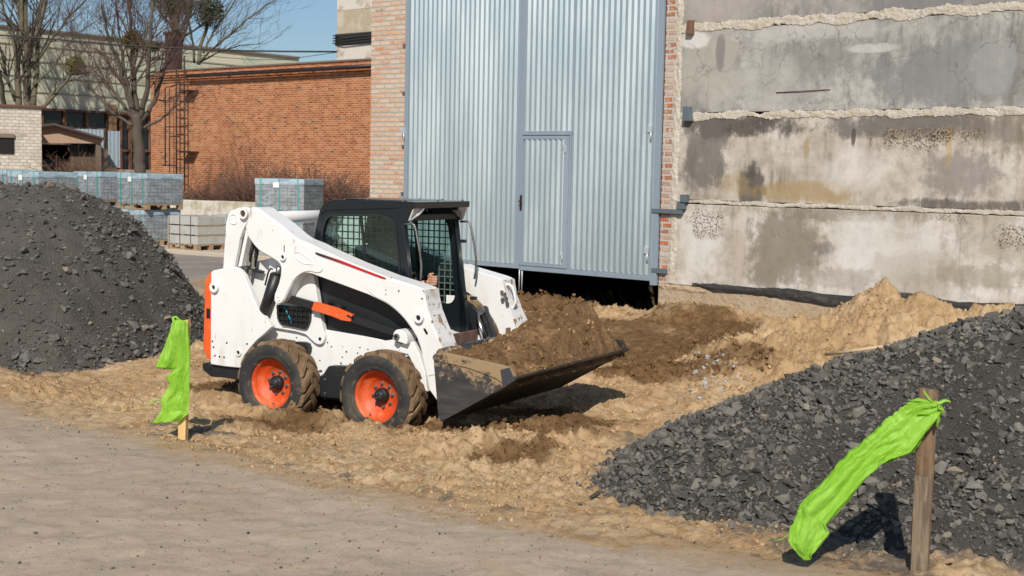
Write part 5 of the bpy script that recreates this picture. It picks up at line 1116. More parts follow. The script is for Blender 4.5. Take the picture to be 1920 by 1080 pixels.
MB().box(u0, u1+4, 0, 6, za_+.004, zc2).build('wall', PLA, BL); MB().box(u0-.0, u1+4, -.01, 6, zc2+.004, zc2+2.2).build('upper_wall', PLW, BL); MB().box(u0, u1+4, -.01, 6, .5, zb2).build('lower_wall', PLW, BL); MB().box(u0-.08, u1+4, -.04, 6, zb2+.004, za_).build('dark_band', simple('dark_band_paint', (.035, .036, .036), .8), BL)
for k in range(4): 
    z_ = zb2+.1+k*.11; MB().tube([(u0-.15, -.1, z_), (u0+.6, -.16, z_-.05), (u1+4, -.12, z_+.1)], .028, 6).build('cable', HOSE, BL)
# ladder with side frame on the brick building
LD = empty('roof_ladder', tuple(BB.P), BB.a); tag(LD, 'rusty steel ladder fixed to the left end of the orange brick building', 'ladder'); LM = simple('dark_rusty_steel', (.045, .026, .02), .8, .2)
for px in (331, 346): u, z0 = BB.uz(px, 345, -.35); _, z1 = BB.uz(px-5, 105, -.35); MB().tube([(u, -.35, z0-.3), (u, -.35, z1)], .035, 6).build('rail', LM, LD)
ua, _ = BB.uz(331, 250, -.35); ub, _ = BB.uz(346, 250, -.35); z = 1.2
while z < z1: MB().tube([(ua, -.35, z), (ub, -.35, z)], .018, 6).build('rung', LM, LD); z += .33
u, z0 = BB.uz(310, 310, -.4); _, z1b = BB.uz(310, 165, -.4); uc, _ = BB.uz(318, 250, -.4); MB().tube([(u, -.4, z0), (u, -.4, z1b), (ua, -.38, z1b+.1)], .03, 6).build('side_frame', LM, LD); MB().tube([(uc, -.4, z0), (uc, -.4, z1b)], .02, 6).build('side_frame', LM, LD); MB().tube([(u-.2, -.4, z0), (ua, -.38, z0)], .03, 6).build('side_frame', LM, LD); zq = (z0+z1b)/2; MB().tube([(u, -.4, zq), (ua, -.38, zq)], .02, 6).build('side_frame', LM, LD)
for pz in (170, 285): _, z_ = BB.uz(350, pz, -.3); MB().box(ub-.25, ub+.45, -.45, 0, z_-.03, z_+.03).build('wall_bracket', LM, LD)
# ================================================================== long factory behind
def vpang(vx): return math.atan2(FPX, vx-960)
FA = Fr(aty(130, 204, 66), math.atan2(.79, .613)); FC = empty('factory_building', tuple(FA.P), FA.a); tag(FC, 'long pale green and cream factory with a dark window strip behind the trees', 'building')
CRM = simple('cream_green_cladding', (.60, .58, .44), .85, 0, [(.18, .45, .62, (.47, .53, .41), (1, 1, 2)), (.9, .55, .75, (.36, .33, .25), (.3, 1, 3))], (2, .3, .05))
fz = lambda px, py: FA.uz(px, py)
uA = fz(-60, 150)[0]; uB = fz(560, 180)[0]; zT = fz(130, 64)[1]; zM = fz(130, 205)[1]; zW = fz(150, 238)[1]
print('factory', uA, uB, zT, zM, zW)
MB().box(uA, uB, 0, 12, zM, zT).build('cladding', CRM, FC)
for k in range(1, 5): MB().box(uA, uB, -.04, 0, zM+(zT-zM)*k/5-.03, zM+(zT-zM)*k/5+.03).build('cladding_joint', simple('joint_grey', (.30, .29, .23), .9), FC)
MB().box(uA, uB, -.12, 12.2, zT+.003, zT+.10).build('roof_edge', simple('roof_edge_brown', (.20, .165, .14), .8), FC)
MB().box(uA, uB, -.18, .0, zM-.12, zM-.003).build('ledge', simple('rusty_ledge', (.12, .06, .04), .8), FC)
DW = simple('dark_panes', (.018, .024, .030), .15, 0, [(3, .5, .7, (.05, .06, .065))]); WPO = simple('brown_window_frame', (.17, .085, .055), .8)
MB().box(uA, uB, .12, 12, .2, zM-.12).build('window_strip', DW, FC)
u = uA
while u < uB: MB().box(u, u+.14, .0, .12, zW, zM-.12).build('mullion', WPO, FC); u += 1.25
uw0, uw1 = fz(217, 260)[0], fz(300, 260)[0]; z3 = fz(240, 318)[1]; z2 = fz(240, 282)[1]
MB().box(uA, fz(203, 260)[0], -.05, .10, .2, zW-.02).build('lower_wall', simple('brown_render', (.20, .15, .11), .9), FC)
MB().box(fz(203, 260)[0], uw0, -.10, .11, .2, zW+1.2).build('pilaster', simple('brown_brick_pilaster', (.30, .19, .11), .9, 0, [(6, .5, .7, (.15, .10, .07))]), FC)
MB().box(uw0, uw1+6, -.08, .10, .2, z3).build('base_wall', simple('pink_render', (.52, .40, .34), .9, 0, [(3, .5, .65, (.60, .58, .55)), (9, .6, .7, (.2, .14, .1))]), FC)
for px in (225, 243, 262, 281): u = fz(px, 270)[0]; MB().box(u, u+.13, -.02, .11, z3, zM-.13).build('mullion', WPO, FC)
MB().box(uw0, uw1+6, -.03, .11, z2-.06, z2+.06).build('transom', WPO, FC)
CH = Fr(aty(325, 80, 63), WANG); chm = empty('chimney', tuple(CH.P), CH.a); tag(chm, 'short dark brick chimney rising behind the brick building', 'chimney'); u0, z0 = CH.uz(309, 95); u1, z1 = CH.uz(342, 62)
DBR = brickmat('dark_red_brick', [(.07, .035, .03), (.09, .042, .03), (.07, .03, .025), (.03, .02, .02)], (.08, .06, .05)); u1 = u0+.75; MB().box(u0, u1, 0, .45, .5, z1).build('stack', DBR, chm); MB().box(u0-.06, u1+.06, -.06, .51, z1+.003, z1+.12).build('cap', DBR, chm)
# ------------------------------------------------------------------ white brick shed, garage, sheet fence
SF = Fr(aty(78, 260, 50), math.radians(30)); sh = empty('brick_shed', tuple(SF.P), SF.a); tag(sh, 'small shed of pale whitewashed brick at the far left edge', 'shed')
WB = brickmat('pale_shed_brick', [(.54, .49, .41), (.60, .55, .48), (.64, .61, .55), (.30, .22, .15)], (.42, .36, .28), .26, .12, .014, (.78, .9, (.30, .22, .15), .6))
uS = -6.; zS = SF.uz(40, 201)[1]; MB().box(uS, 0, 0, 5, .3, zS).build('wall', WB, sh); MB().box(uS, .1, -.1, 5.1, zS+.002, zS+.08).build('roof', simple('rusty_roof_edge', (.14, .07, .05), .9), sh)
(a, b), (c_, d_) = SF.uz(-12, 288), SF.uz(26, 259); o_ = MB().box(a, c_, -.04, .02, b, d_).build('window', HOLE, sh); MB().box(a, c_, -.10, -.005, d_+.01, d_+.16).build('lintel', simple('broken_lintel', (.20, .16, .12), .9, 0, (), (8, .9, .03)), sh)
MB().box(uS, 0.02, -.06, 0, .3, SF.uz(40, 318)[1]).build('base_course', simple('pale_base', (.55, .50, .42), .9), sh)
GF = Fr(aty(78, 300, 54), math.radians(24)); ga = empty('open_garage', tuple(GF.P), GF.a); tag(ga, 'open fronted garage with tan gable and dark inside beside the pale shed', 'garage')
gz = lambda a, b, v=0.: GF.uz(a, b, v)
q = [gz(60, 238), gz(100, 235), gz(193, 261), gz(190, 269), gz(60, 268)]; TAN = simple('tan_gable_boards', (.40, .27, .19), .9, 0, [(4, .5, .7, (.30, .20, .14), (1, 1, .3))]); MB().prism(q, 0, .2).build('gable', TAN, ga)
q = [gz(56, 236), gz(100, 231), gz(196, 259), gz(196, 262.5), gz(100, 235.5), gz(56, 240)]; MB().prism(q, -.35, 6).build('roof', simple('dark_garage_roof', (.07, .05, .05), .8), ga)
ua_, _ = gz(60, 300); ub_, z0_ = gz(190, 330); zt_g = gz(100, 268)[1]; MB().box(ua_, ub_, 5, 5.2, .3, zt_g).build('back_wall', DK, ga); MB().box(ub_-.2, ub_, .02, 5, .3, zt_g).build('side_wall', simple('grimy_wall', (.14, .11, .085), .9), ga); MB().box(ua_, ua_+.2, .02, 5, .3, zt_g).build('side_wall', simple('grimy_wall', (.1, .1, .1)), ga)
MB().box(gz(90, 300)[0], gz(135, 300)[0], 2.0, 2.1, .3, gz(100, 298, 2.)[1]).build('inner_partition', simple('grey_partition', (.12, .13, .135), .8), ga)
MB().box(gz(135, 300)[0], gz(182, 300)[0], .6, .9, .3, gz(150, 285, .6)[1]).build('stored_boards', simple('dark_boards', (.09, .065, .045), .9, 0, [(6, .5, .7, (.16, .12, .08), (1, 1, .2))]), ga)
SFN = Fr(aty(213, 280, 57), math.radians(24)); sf = empty('sheet_fence', tuple(SFN.P), SFN.a); tag(sf, 'narrow blue grey corrugated sheet fence beside the garage', 'fence'); BSH = simple('blue_grey_sheet', (.30, .38, .43), .5, .2)
(a, b), (c_, d_) = SFN.uz(203, 314), SFN.uz(225, 246); corr(a, c_, b, d_, 0, .16).build('sheet', BSH, sf); (a2, b2), (c2, d2) = SFN.uz(132, 262, .6), SFN.uz(195, 243, .6); corr(a2, c2, 2.0, d2, .6, .16).build('sheet', BSH, sf); MB().box(a2, c2, .62, .68, .4, 2.05).build('fence_rail', BSH, sf)
# ------------------------------------------------------------------ low wall, kerb and yard
LW = Fr(aty(400, 395, 40.5), WANG+.10); lw = empty('low_wall', tuple(LW.P), LW.a); tag(lw, 'low whitewashed concrete wall in front of the dry bushes', 'wall')
WWH = simple('flaking_whitewash', (.56, .53, .46), .9, 0, [(2.2, .48, .62, (.40, .35, .26)), (6, .55, .7, (.30, .27, .20)), (1.4, .55, .7, (.35, .33, .20))], (10, .5, .01))
ua_ = LW.uz(300, 390)[0]; ub_ = LW.uz(690, 390)[0]; zt_w = LW.uz(400, 377)[1]; u = ua_; k = 0
while u < ub_: MB().box(u+.01, min(u+2.4, ub_), 0, .3, .1, zt_w+.01*(k % 2)).build('wall_section', WWH, lw, bevel=.02); u += 2.42; k += 1
KB = Fr(aty(370, 478, 29.5), WANG+.12); kb = empty('kerb', tuple(KB.P), KB.a); tag(kb, kind='structure'); a = KB.uz(200, 478)[0]; b = KB.uz(700, 478)[0]; MB().box(a, b, 0, 9.5, .2, KB.uz(370, 471)[1]).build('kerb_slab', simple('kerb_concrete', (.44, .385, .31), .9, 0, [(2.5, .5, .7, (.34, .29, .22))], (12, .4, .01)), kb, bevel=.02)
zk = KB.uz(370, 471)[1]; print('kerb z', zk, 'low wall', zt_w)
# yard tarmac
def yardh(X, Y): return terrain(X, Y, False)+.022
def ymask(X, Y, Z):
    wx = (X-WO[0])*WD[0]+(Y-WO[1])*WD[1]; return (wx < -6.3)
YRD = simple('dusty_yard_tarmac', (.235, .205, .175), .92, 0, [(.6, .45, .6, (.30, .26, .215), (1, 3, 1)), (5, .55, .7, (.19, .165, .14), (1, 2, 1))], (20, .4, .01))
yd = grid_mesh('yard', np.arange(-30, -3, .25), np.arange(21, 62, .25), yardh, YRD, None, True, None, ymask); tag(yd, kind='structure')
# ================================================================== pallets
SHRK = None
t = NT('wrapped_paver_stack'); sp = t.new('ShaderNodeSeparateXYZ'); t.link(t.tc.outputs['Object'], sp.inputs[0])
def wrap_mat(name, c0, c1, bw, bh):
    t = NT(name); sp = t.new('ShaderNodeSeparateXYZ'); t.link(t.tc.outputs['Object'], sp.inputs[0]); cb = t.new('ShaderNodeCombineXYZ'); t.link(t.math('ADD', sp.outputs[0], sp.outputs[1]), cb.inputs[0]); t.link(sp.outputs[2], cb.inputs[1])
    b = t.new('ShaderNodeTexBrick'); b.offset = 0; b.inputs['Scale'].default_value = 1; b.inputs['Brick Width'].default_value = bw; b.inputs['Row Height'].default_value = bh; b.inputs['Mortar Size'].default_value = .006; b.inputs['Mortar Smooth'].default_value = .2
    b.inputs['Color1'].default_value = rgb(c0); b.inputs['Color2'].default_value = rgb(c1); b.inputs['Mortar'].default_value = rgb(tuple(q*.5 for q in c0)); t.link(cb.outputs[0], b.inputs['Vector'])
    n = t.noise(3.5, t.vec((1, 1, 2.5)), 6, .6, 1.5); c = t.mix(t.ramp(n, .42, .68, 0, .6), b.outputs['Color'], (.36, .45, .52))
    t.bsdf(c, t.ramp(n, .4, .7, .55, .25), 0, .5, t.bump(n, .6, .02)); return t.m
PAV = wrap_mat('grey_pavers', (.20, .215, .225), (.26, .275, .285), .1, .08)
FILM = simple('plastic_film', (.38, .48, .55), .25, 0, [(4, .45, .65, (.22, .29, .34), (1, 1, 3))], (6, .7, .03))
WOOD = simple('pallet_wood', (.36, .25, .15), .85, 0, [(5, .5, .7, (.24, .16, .09), (.3, 1, 3))], (18, .4, .006)); TEAL = simple('teal_strap', (.04, .34, .30), .5); PAPER = simple('white_ticket', (.75, .75, .73), .7)
BRS = simple('brown_steel_strap', (.13, .07, .045), .7)
def pallet(root, w_, d_):
    for k in range(3): MB().box(-w_/2, w_/2, -d_/2+k*(d_-.1)/2, -d_/2+.1+k*(d_-.1)/2, 0, .022).build('runner', WOOD, root)
    for k in range(3):
        for j in range(3): MB().box(-w_/2+k*(w_-.14)/2, -w_/2+.14+k*(w_-.14)/2, -d_/2+j*(d_-.1)/2, -d_/2+.1+j*(d_-.1)/2, .0225, .10).build('block', WOOD, root)
    for k in range(6): MB().box(-w_/2-.02+k*(w_-.10)/5, -w_/2+.10+k*(w_-.10)/5, -d_/2-.01, d_/2+.01, .1005, .125).build('deck_board', WOOD, root)
def paver(name, label, w_=1.2, d_=1.0, h_=.70, ticket=True):
    root = empty(name); tag(root, label, 'pallet', 'shrink wrapped paver pallets')
    pallet(root, w_, d_)
    MB().box(-w_/2, w_/2, -d_/2, d_/2, .127, .127+h_).build('paver_block', PAV, root, bevel=.012)
    MB().box(-w_/2-.012, w_/2+.012, -d_/2-.012, d_/2+.012, .127+h_-.13, .127+h_+.008).build('film_wrap', FILM, root, bevel=.015)
    for f in (.12, .5, .88):
        x = -w_/2+w_*f; mb = MB(); e = .016; z1 = .127+h_+.012
        mb.box(x-.014, x+.014, -d_/2-e, -d_/2-e+.003, .06, z1); mb.box(x-.014, x+.014, d_/2+e-.003, d_/2+e, .06, z1); mb.box(x-.014, x+.014, -d_/2-e, d_/2+e, z1+.0005, z1+.003); mb.build('strap', TEAL, root)
    MB().box(-w_*.12, w_*.0, -d_/2-.022, -d_/2-.018, .127+h_-.19, .127+h_-.07).build('ticket', PAPER, root)
    return root
def blocks(name, label, strapm, w_=1.05, d_=.8):
    root = empty(name); tag(root, label, 'pallet', 'pallets of concrete kerb blocks'); pallet(root, w_, d_)
    CB = simple('pale_concrete_block', (.42, .42, .395), .9, 0, [(4, .5, .7, (.35, .35, .33))], (25, .3, .005)); z = .127; 
    for r in range(3):
        for k in range(2):
            for j in range(5): MB().box(-w_/2+k*w_/2+.003, -w_/2+(k+1)*w_/2-.003, -d_/2+j*d_/5+.002, -d_/2+(j+1)*d_/5-.002, z, z+.19).build('concrete_block', CB, root, bevel=.008)
        z += .19
        if r < 2:
            for k in range(3): MB().box(-w_/2+k*(w_-.08)/2, -w_/2+.08+k*(w_-.08)/2, -d_/2, d_/2, z+.001, z+.026).build('spacer', WOOD, root)
            z += .027
    for f in (.06, .42, .78):
        x = -w_/2+w_*f; mb = MB(); mb.box(x-.012, x+.012, -d_/2-.006, -d_/2-.003, .0, z+.004); mb.box(x-.012, x+.012, -d_/2-.006, d_/2+.006, z+.004, z+.007); mb.build('strap', strapm, root)
    return root
def place(root, px, py, Y, ang, w_, d_, zb=None):
    """nearest bottom corner (front right) at the pixel"""
    P = aty(px, py, Y); D = np.array([math.cos(ang), math.sin(ang), 0]); N = np.array([-math.sin(ang), math.cos(ang), 0]); c = P-D*w_/2+N*d_/2
    root.location = (c[0], c[1], P[2] if zb is None else zb); root.rotation_euler = (0, 0, ang); return P[2]
zk_ = zk
def gy(px, py, z): return float(atz(px, py, z)[1])
A_ = WANG-.0
L0 = ['upper wrapped paver pallet of the two high stack left of the kerb blocks', 'lower wrapped paver pallet under another, left of the kerb blocks', 'wrapped paver pallet second from the orange brick wall, left of the two high stack', 'wrapped paver pallet beneath the one just left of the two high stack', 'long topped wrapped paver pallet in front of the pale brick shed',
      'wrapped paver pallet beneath the long topped one by the shed', 'wrapped paver pallet farthest left at the picture edge', 'wrapped paver pallet beneath the leftmost one']
p0 = paver('paver_pallet', L0[1]); Y0 = gy(270, 461, zk); print('pallet depth', Y0)
place(p0, 270, 461, Y0, A_, 1.2, 1.0, zk); p1 = copy_tree(p0); p1['label'] = L0[0]; zt0 = zk+.84
Y1 = Y0-.1; zz1 = place(p1, 275, 396, Y1, A_, 1.2, 1.0, zk+.845)
for i, (px, Y, la, lb_) in enumerate([(189, Y0+2.2, 2, 3), (72, Y0-1.2, 4, 5), (12, Y0+3.4, 6, 7)]):
    for lev in (0, 1):
        c = copy_tree(p0); c['label'] = L0[la if lev else lb_]; place(c, px, 395, Y, A_+(.0 if i != 1 else .06), 1.2, 1.0, zk+.0+.845*lev)
lows = []
pr0 = copy_tree(p0); pr0['label'] = 'wrapped paver pallet under another, half hidden behind the loader arm'; place(pr0, 570, 460, Y0-1.5, math.radians(-17), 1.25, 1.0, zk-.05)
pr1 = copy_tree(p0); pr1['label'] = 'wrapped paver pallet on top of another, right of the low white wall'; place(pr1, 571.5, 400, Y0-1.5, math.radians(-17), 1.25, 1.0, zk+.80)
k0 = blocks('block_pallet', 'pale concrete kerb blocks strapped with rusty bands, fully in view beside the loader link', BRS); place(k0, 370, 470, gy(370, 470, zk), A_+.06, 1.05, .8, zk)
k1 = blocks('block_pallet', 'pale concrete kerb blocks with teal straps, partly hidden by the loader arm', TEAL, 1.3, .8); place(k1, 468, 468, gy(455, 468, zk), A_+.10, 1.3, .8, zk)
# ================================================================== trees
BARK = simple('grey_brown_bark', (.085, .068, .052), .95, 0, [(3, .5, .7, (.15, .14, .10), (1, 1, .4))], (12, .8, .03)); BARK2 = simple('reddish_twigs', (.115, .075, .062), .95); BARK3 = simple('olive_bark', (.13, .115, .075), .95, 0, [(3, .5, .7, (.085, .07, .055))], (12, .6, .03))
def grow(mb, p, d_, L_, r, lev, rs, up=.15, spread=.6, kids=3, wig=.12):
    n = 5; pts = [p]; rad = [r]; dd = d_.copy(); step = L_/n
    for i in range(n):
        dd = (dd+Vector((rs.uniform(-1, 1), rs.uniform(-1, 1), rs.uniform(-.6, 1)))*wig+Vector((0, 0, up*.25))).normalized(); pts.append(pts[-1]+dd*step); rad.append(r*(1-.75*(i+1)/n))
    mb.tube(pts, rad, 4 if r < .03 else 6, False)
    if lev <= 0: return
    for k in range(kids+(1 if lev > 1 else 0)):
        i = rs.randint(1, n); q = pts[i]; base = (pts[i]-pts[i-1]).normalized(); ax = Vector((rs.uniform(-1, 1), rs.uniform(-1, 1), rs.uniform(-1, 1))).normalized()
        nd = (base+ax*spread).normalized(); grow(mb, q, nd, L_*rs.uniform(.5, .75), max(.005, rad[i]*.55), lev-1, rs, up, spread, kids, wig)
def limb(mb, crown, pts, Y, r0, r1, rs, lev=2, n=6, L_=2., kids=3, dep=1.5, bias=0., up=.15, start=.25):
    P = []
    off = rs.uniform(-dep, dep)
    for i, (a, b) in enumerate(pts): q = aty(a, b, Y+off*(i/(len(pts)-1))); P.append(Vector(q))
    m_ = len(P); D = []; 
    for i in range(m_-1):
        for k in range(4): t_ = k/4; D.append(P[i].lerp(P[i+1], t_)+Vector((rs.uniform(-1, 1), rs.uniform(-1, 1), 0))*.03)
    D.append(P[-1]); rad = [r0+(r1-r0)*i/(len(D)-1) for i in range(len(D))]; mb.tube(D, rad, 7)
    for k in range(n):
        i = rs.randint(int(len(D)*start), len(D)-1); base = (D[i]-D[max(0, i-1)]).normalized(); ax = Vector((rs.uniform(-1, 1)+bias, rs.uniform(-1, 1), rs.uniform(-.3, .9))).normalized()
        grow(crown, D[i], (base*.7+ax*.8).normalized(), L_*rs.uniform(.6, 1.1), max(.012, rad[i]*.45), lev, rs, up, .65, kids)
def mistletoe(px, py, Y, r, parent, mat, n=900, sc=(1, 1, 1)):
    c = Vector(aty(px, py, Y)); rs = random.Random(int(px)); mb = MB()
    for i in range(n):
        v = Vector((rs.gauss(0, 1), rs.gauss(0, 1), rs.gauss(0, 1))).normalized()*r*rs.random()**.45; v = Vector((v.x*sc[0], v.y*sc[1], v.z*sc[2])); a = Vector((rs.uniform(-1, 1), rs.uniform(-1, 1), rs.uniform(-1, 1))).normalized()*.075; b = Vector((rs.uniform(-1, 1), rs.uniform(-1, 1), rs.uniform(-1, 1))).normalized()*.03
        p = c+v; mb.add([p-a, p+b, p+a, p-b], [(0, 1, 2, 3)])
    return mb.build('mistletoe_clump', mat, parent)
MIST = simple('mistletoe_leaf', (.13, .13, .03), .7, 0, [(2, .4, .6, (.15, .135, .03)), (5, .5, .7, (.045, .05, .015))]); MISTY = simple('yellow_mistletoe', (.21, .16, .025), .7, 0, [(3, .4, .6, (.12, .11, .03))]); MISTD = simple('dark_mistletoe', (.04, .045, .018), .8, 0, [(2, .5, .7, (.08, .08, .03))])
def tree(name, label, limbs, Y, barkm, twigm, seed, miss=()):
    rs = random.Random(seed); tr = MB(); cr = MB()
    for L_ in limbs: limb(tr, cr, L_[0], Y, L_[1], L_[2], rs, *L_[3:])
    b = Vector(aty(*limbs[0][0][0], Y)); root = empty(name); tag(root, label, 'tree'); tr.build('trunk', barkm, root); cr.build('crown', twigm, root)
    for (px, py, r, n, m_, s_) in miss: mistletoe(px, py, Y, r, root, m_, n, s_)
    return root
Yt = 60
tree('bare_tree', 'tall bare tree with several upright stems rising behind the pale shed', [
    ([(52, 330), (52, 200), (52, 110), (48, 40), (40, -60)], .22, .10, 2, 14, 3.2, 3, 1.), ([(35, 210), (32, 140), (40, 60), (42, -40)], .16, .08, 2, 10, 2.6), ([(62, 200), (70, 120), (72, 60), (80, -30)], .14, .06, 2, 12, 3.), ([(50, 130), (62, 80), (80, 30), (90, -50)], .11, .05, 2, 10, 3.),
    ([(78, 205), (100, 180), (125, 150), (140, 120), (160, 90)], .09, .03, 2, 10, 1.8), ([(80, 205), (98, 175), (135, 140), (160, 138), (190, 120)], .07, .02, 2, 8, 1.8), ([(30, 190), (10, 140), (5, 100), (-20, 60)], .09, .05, 2, 10, 2.2), ([(8, 205), (4, 160), (-6, 120)], .12, .08, 1, 3, 1.6), ([(34, 120), (20, 60), (5, 10), (-10, -40)], .08, .04, 2, 10, 2.4), ([(48, 60), (30, 10), (14, -30)], .06, .03, 2, 8, 2.4),
    ([(72, 110), (100, 70), (130, 30), (170, -10)], .07, .03, 2, 14, 2.6, 3, 1.5, .3), ([(64, 160), (95, 130), (120, 90), (150, 60), (180, 40)], .05, .015, 2, 12, 2.0, 3, 1.5, .3)], Yt, BARK3, BARK, 5, [(141, 122, .45, 900, MIST, (1, 1, .95))])
tree('bare_tree', 'bare tree with a dense reddish twig crown beside the brick building ladder', [
    ([(262, 335), (262, 290), (258, 245), (255, 215)], .20, .16, 1, 0, 1., 3, .2), ([(256, 225), (240, 180), (225, 130), (205, 70), (190, 10)], .10, .03, 3, 12, 1.7, 3, 1.2, -.3), ([(257, 220), (250, 160), (250, 100), (246, 40), (240, -20)], .11, .03, 3, 14, 1.8), ([(262, 225), (275, 170), (280, 110), (285, 40), (290, -20)], .10, .03, 3, 13, 1.7), ([(264, 230), (290, 190), (305, 140), (320, 90), (335, 40)], .09, .025, 3, 12, 1.5, 3, 1.2, .3),
    ([(252, 225), (225, 190), (195, 150), (175, 110)], .07, .02, 3, 11, 1.4, 3, 1.2, -.3), ([(250, 235), (215, 215), (185, 180), (165, 165)], .05, .015, 2, 10, 1.3, 3, 1, -.3), ([(268, 240), (300, 225), (330, 200), (350, 185)], .05, .015, 2, 8, 1.3, 3, 1, .3), ([(254, 210), (235, 140), (225, 60), (215, -10)], .06, .02, 3, 12, 1.6)], 43.5, BARK, BARK2, 9, [(250, 75, .33, 650, MISTY, (1, 1, 1)), (285, 88, .26, 260, MIST, (1.3, 1, .7)), (240, 78, .2, 200, MISTY, (1, 1, 1))])
tree('bare_tree', 'tall bare tree with dark mistletoe clumps beyond the brick building roof', [
    ([(332, 330), (332, 150), (331, 90), (328, 40), (322, -40)], .24, .16, 2, 6, 2.6, 3, 1.), ([(372, 120), (375, 90), (388, 50), (392, 0), (390, -40)], .10, .05, 2, 8, 2.2), ([(370, 118), (395, 95), (430, 65), (465, 35), (505, 5)], .07, .018, 2, 16, 2.2, 3, 1.5, .4), ([(372, 118), (410, 98), (450, 85), (495, 82)], .05, .012, 2, 14, 1.8, 3, 1.5, .4), ([(380, 100), (400, 60), (430, 20), (450, -20)], .06, .02, 2, 14, 2.2, 3, 1.5, .3), ([(330, 60), (305, 30), (285, 0), (260, -30)], .09, .04, 2, 12, 2.6), ([(328, 70), (350, 40), (362, 0), (370, -40)], .08, .04, 2, 12, 2.2), ([(365, 118), (362, 80), (355, 40), (350, 0)], .06, .03, 2, 10, 2.)], 64, BARK3, BARK, 12, [(328, 3, .85, 2600, MISTD, (1.1, 1, .9)), (391, 22, .75, 2400, MISTD, (1, 1, 1.15))])
# dry shrubs in front of the orange wall
DRY = simple('dry_brown_stems', (.17, .095, .065), .95, 0, [(3, .5, .7, (.11, .065, .05))]); DRY2 = simple('dry_tan_stems', (.30, .20, .14), .95)
labels = ['arching dry shrub next to the foot of the ladder', 'thin dry shrub between the ladder shrub and the tall one', 'dense dry shrub with the highest stems, left of the right paver stack', 'dense dry shrub directly behind the right paver stack', 'dry shrub against the brick pier, right of the paver stack', 'low brown shrub in front of the garage opening']
for i, (px, pb, wd_, ht, n, Y) in enumerate([(365, 378, 60, 62, 260, 44.5), (430, 378, 50, 55, 220, 44), (505, 378, 55, 88, 420, 43.5), (575, 378, 50, 80, 360, 43.2), (640, 378, 50, 62, 300, 42.5), (150, 335, 40, 55, 200, 49)]):
    rs = random.Random(60+i); mb = MB(); c = Vector(aty(px, pb, Y)); hw = wd_/FPX*Y; hh = ht/FPX*Y
    for k in range(n):
        b = c+Vector((rs.uniform(-1, 1)*hw*.9, rs.uniform(-.6, .6), -.4)); az = rs.uniform(0, 6.28); le = rs.uniform(.7, 1.25)*(hh+.4)*(.55+.45*rs.random()); pts = [b]; dd = Vector((math.cos(az)*.3, math.sin(az)*.3, 1)).normalized(); dr = rs.uniform(.05, .22) if i != 0 else rs.uniform(.1, .3)
        for s in range(6): dd = (dd+Vector((math.cos(az)*dr, math.sin(az)*dr, -dr*.55))+Vector((rs.uniform(-1, 1), rs.uniform(-1, 1), rs.uniform(-1, 1)))*.10).normalized(); pts.append(pts[-1]+dd*le/6)
        mb.tube(pts, [.013, .011, .010, .008, .007, .006, .004], 4, False)
        for q in range(3):
            p = pts[rs.randint(2, 6)]; e = Vector((rs.uniform(-1, 1), rs.uniform(-1, 1), rs.uniform(-.2, 1))).normalized()*rs.uniform(.15, .4); mb.tube([p, p+e*.5+Vector((0, 0, .02)), p+e], [.006, .005, .003], 4, False)
    o = mb.build('dry_shrub', DRY, None); tag(o, labels[i], 'shrub', 'dry leafless shrubs')
    if i in (0, 1):
        pass
# overhead cables
def cable(name, label, pts, Y, r):
    P = [Vector(aty(a, b, Y)) for a, b in pts]; o = MB().tube(P, r, 6).build(name, HOSE, None); tag(o, label, 'cable', 'overhead cables'); return o
cable('overhead_cable', 'thick black overhead cable crossing from the left edge to the plastered block', [(-80, 60), (0, 66), (70, 71), (140, 77), (210, 83), (290, 88), (370, 92), (450, 95), (540, 96.5), (632, 97)], 41, .028)
cable('overhead_cable', 'thin sagging wire just under the thick overhead cable', [(-80, 66), (0, 71), (90, 76), (180, 83), (260, 90), (330, 98), (400, 106), (470, 112), (530, 112), (590, 104), (632, 98)], 42, .010)
# ================================================================== stakes and green bags
t = NT('weathered_board'); n1 = t.noise(3, t.vec((9, 9, .9)), 8, .65); n2 = t.noise(30, t.vec((3, 3, .6)), 6, .6); wv = t.new('ShaderNodeTexWave', bands_direction='X'); wv.inputs['Scale'].default_value = 9; wv.inputs['Distortion'].default_value = 9; wv.inputs['Detail'].default_value = 4; wv.inputs['Detail Scale'].default_value = .5; t.link(t.vec((1, 1, .12)), wv.inputs['Vector'])
c = t.mix(t.ramp(n1, .35, .65), (.115, .072, .045), (.215, .145, .092)); c = t.mix(t.math('MULTIPLY', t.ramp(wv.outputs[0], .3, .8), .35), c, (.075, .047, .030)); c = t.mix(t.math('MULTIPLY', t.ramp(n2, .55, .7), .4), c, (.30, .23, .16)); t.bsdf(c, .85, 0, .25, t.bump(t.math('ADD', n1, wv.outputs[0]), .4, .004)); BRD = t.m
BRD2 = simple('grey_weathered_board', (.105, .078, .056), .9, 0, [(4, .45, .6, (.19, .145, .10), (8, 8, .7)), (12, .55, .68, (.25, .19, .13), (3, 3, .5))], (30, .4, .003))
PINE = simple('fresh_pine', (.62, .40, .17), .7, 0, [(7, .55, .62, (.34, .13, .04), (4, 4, .35)), (3, .5, .7, (.70, .50, .25), (4, 4, .4))], (30, .2, .002))
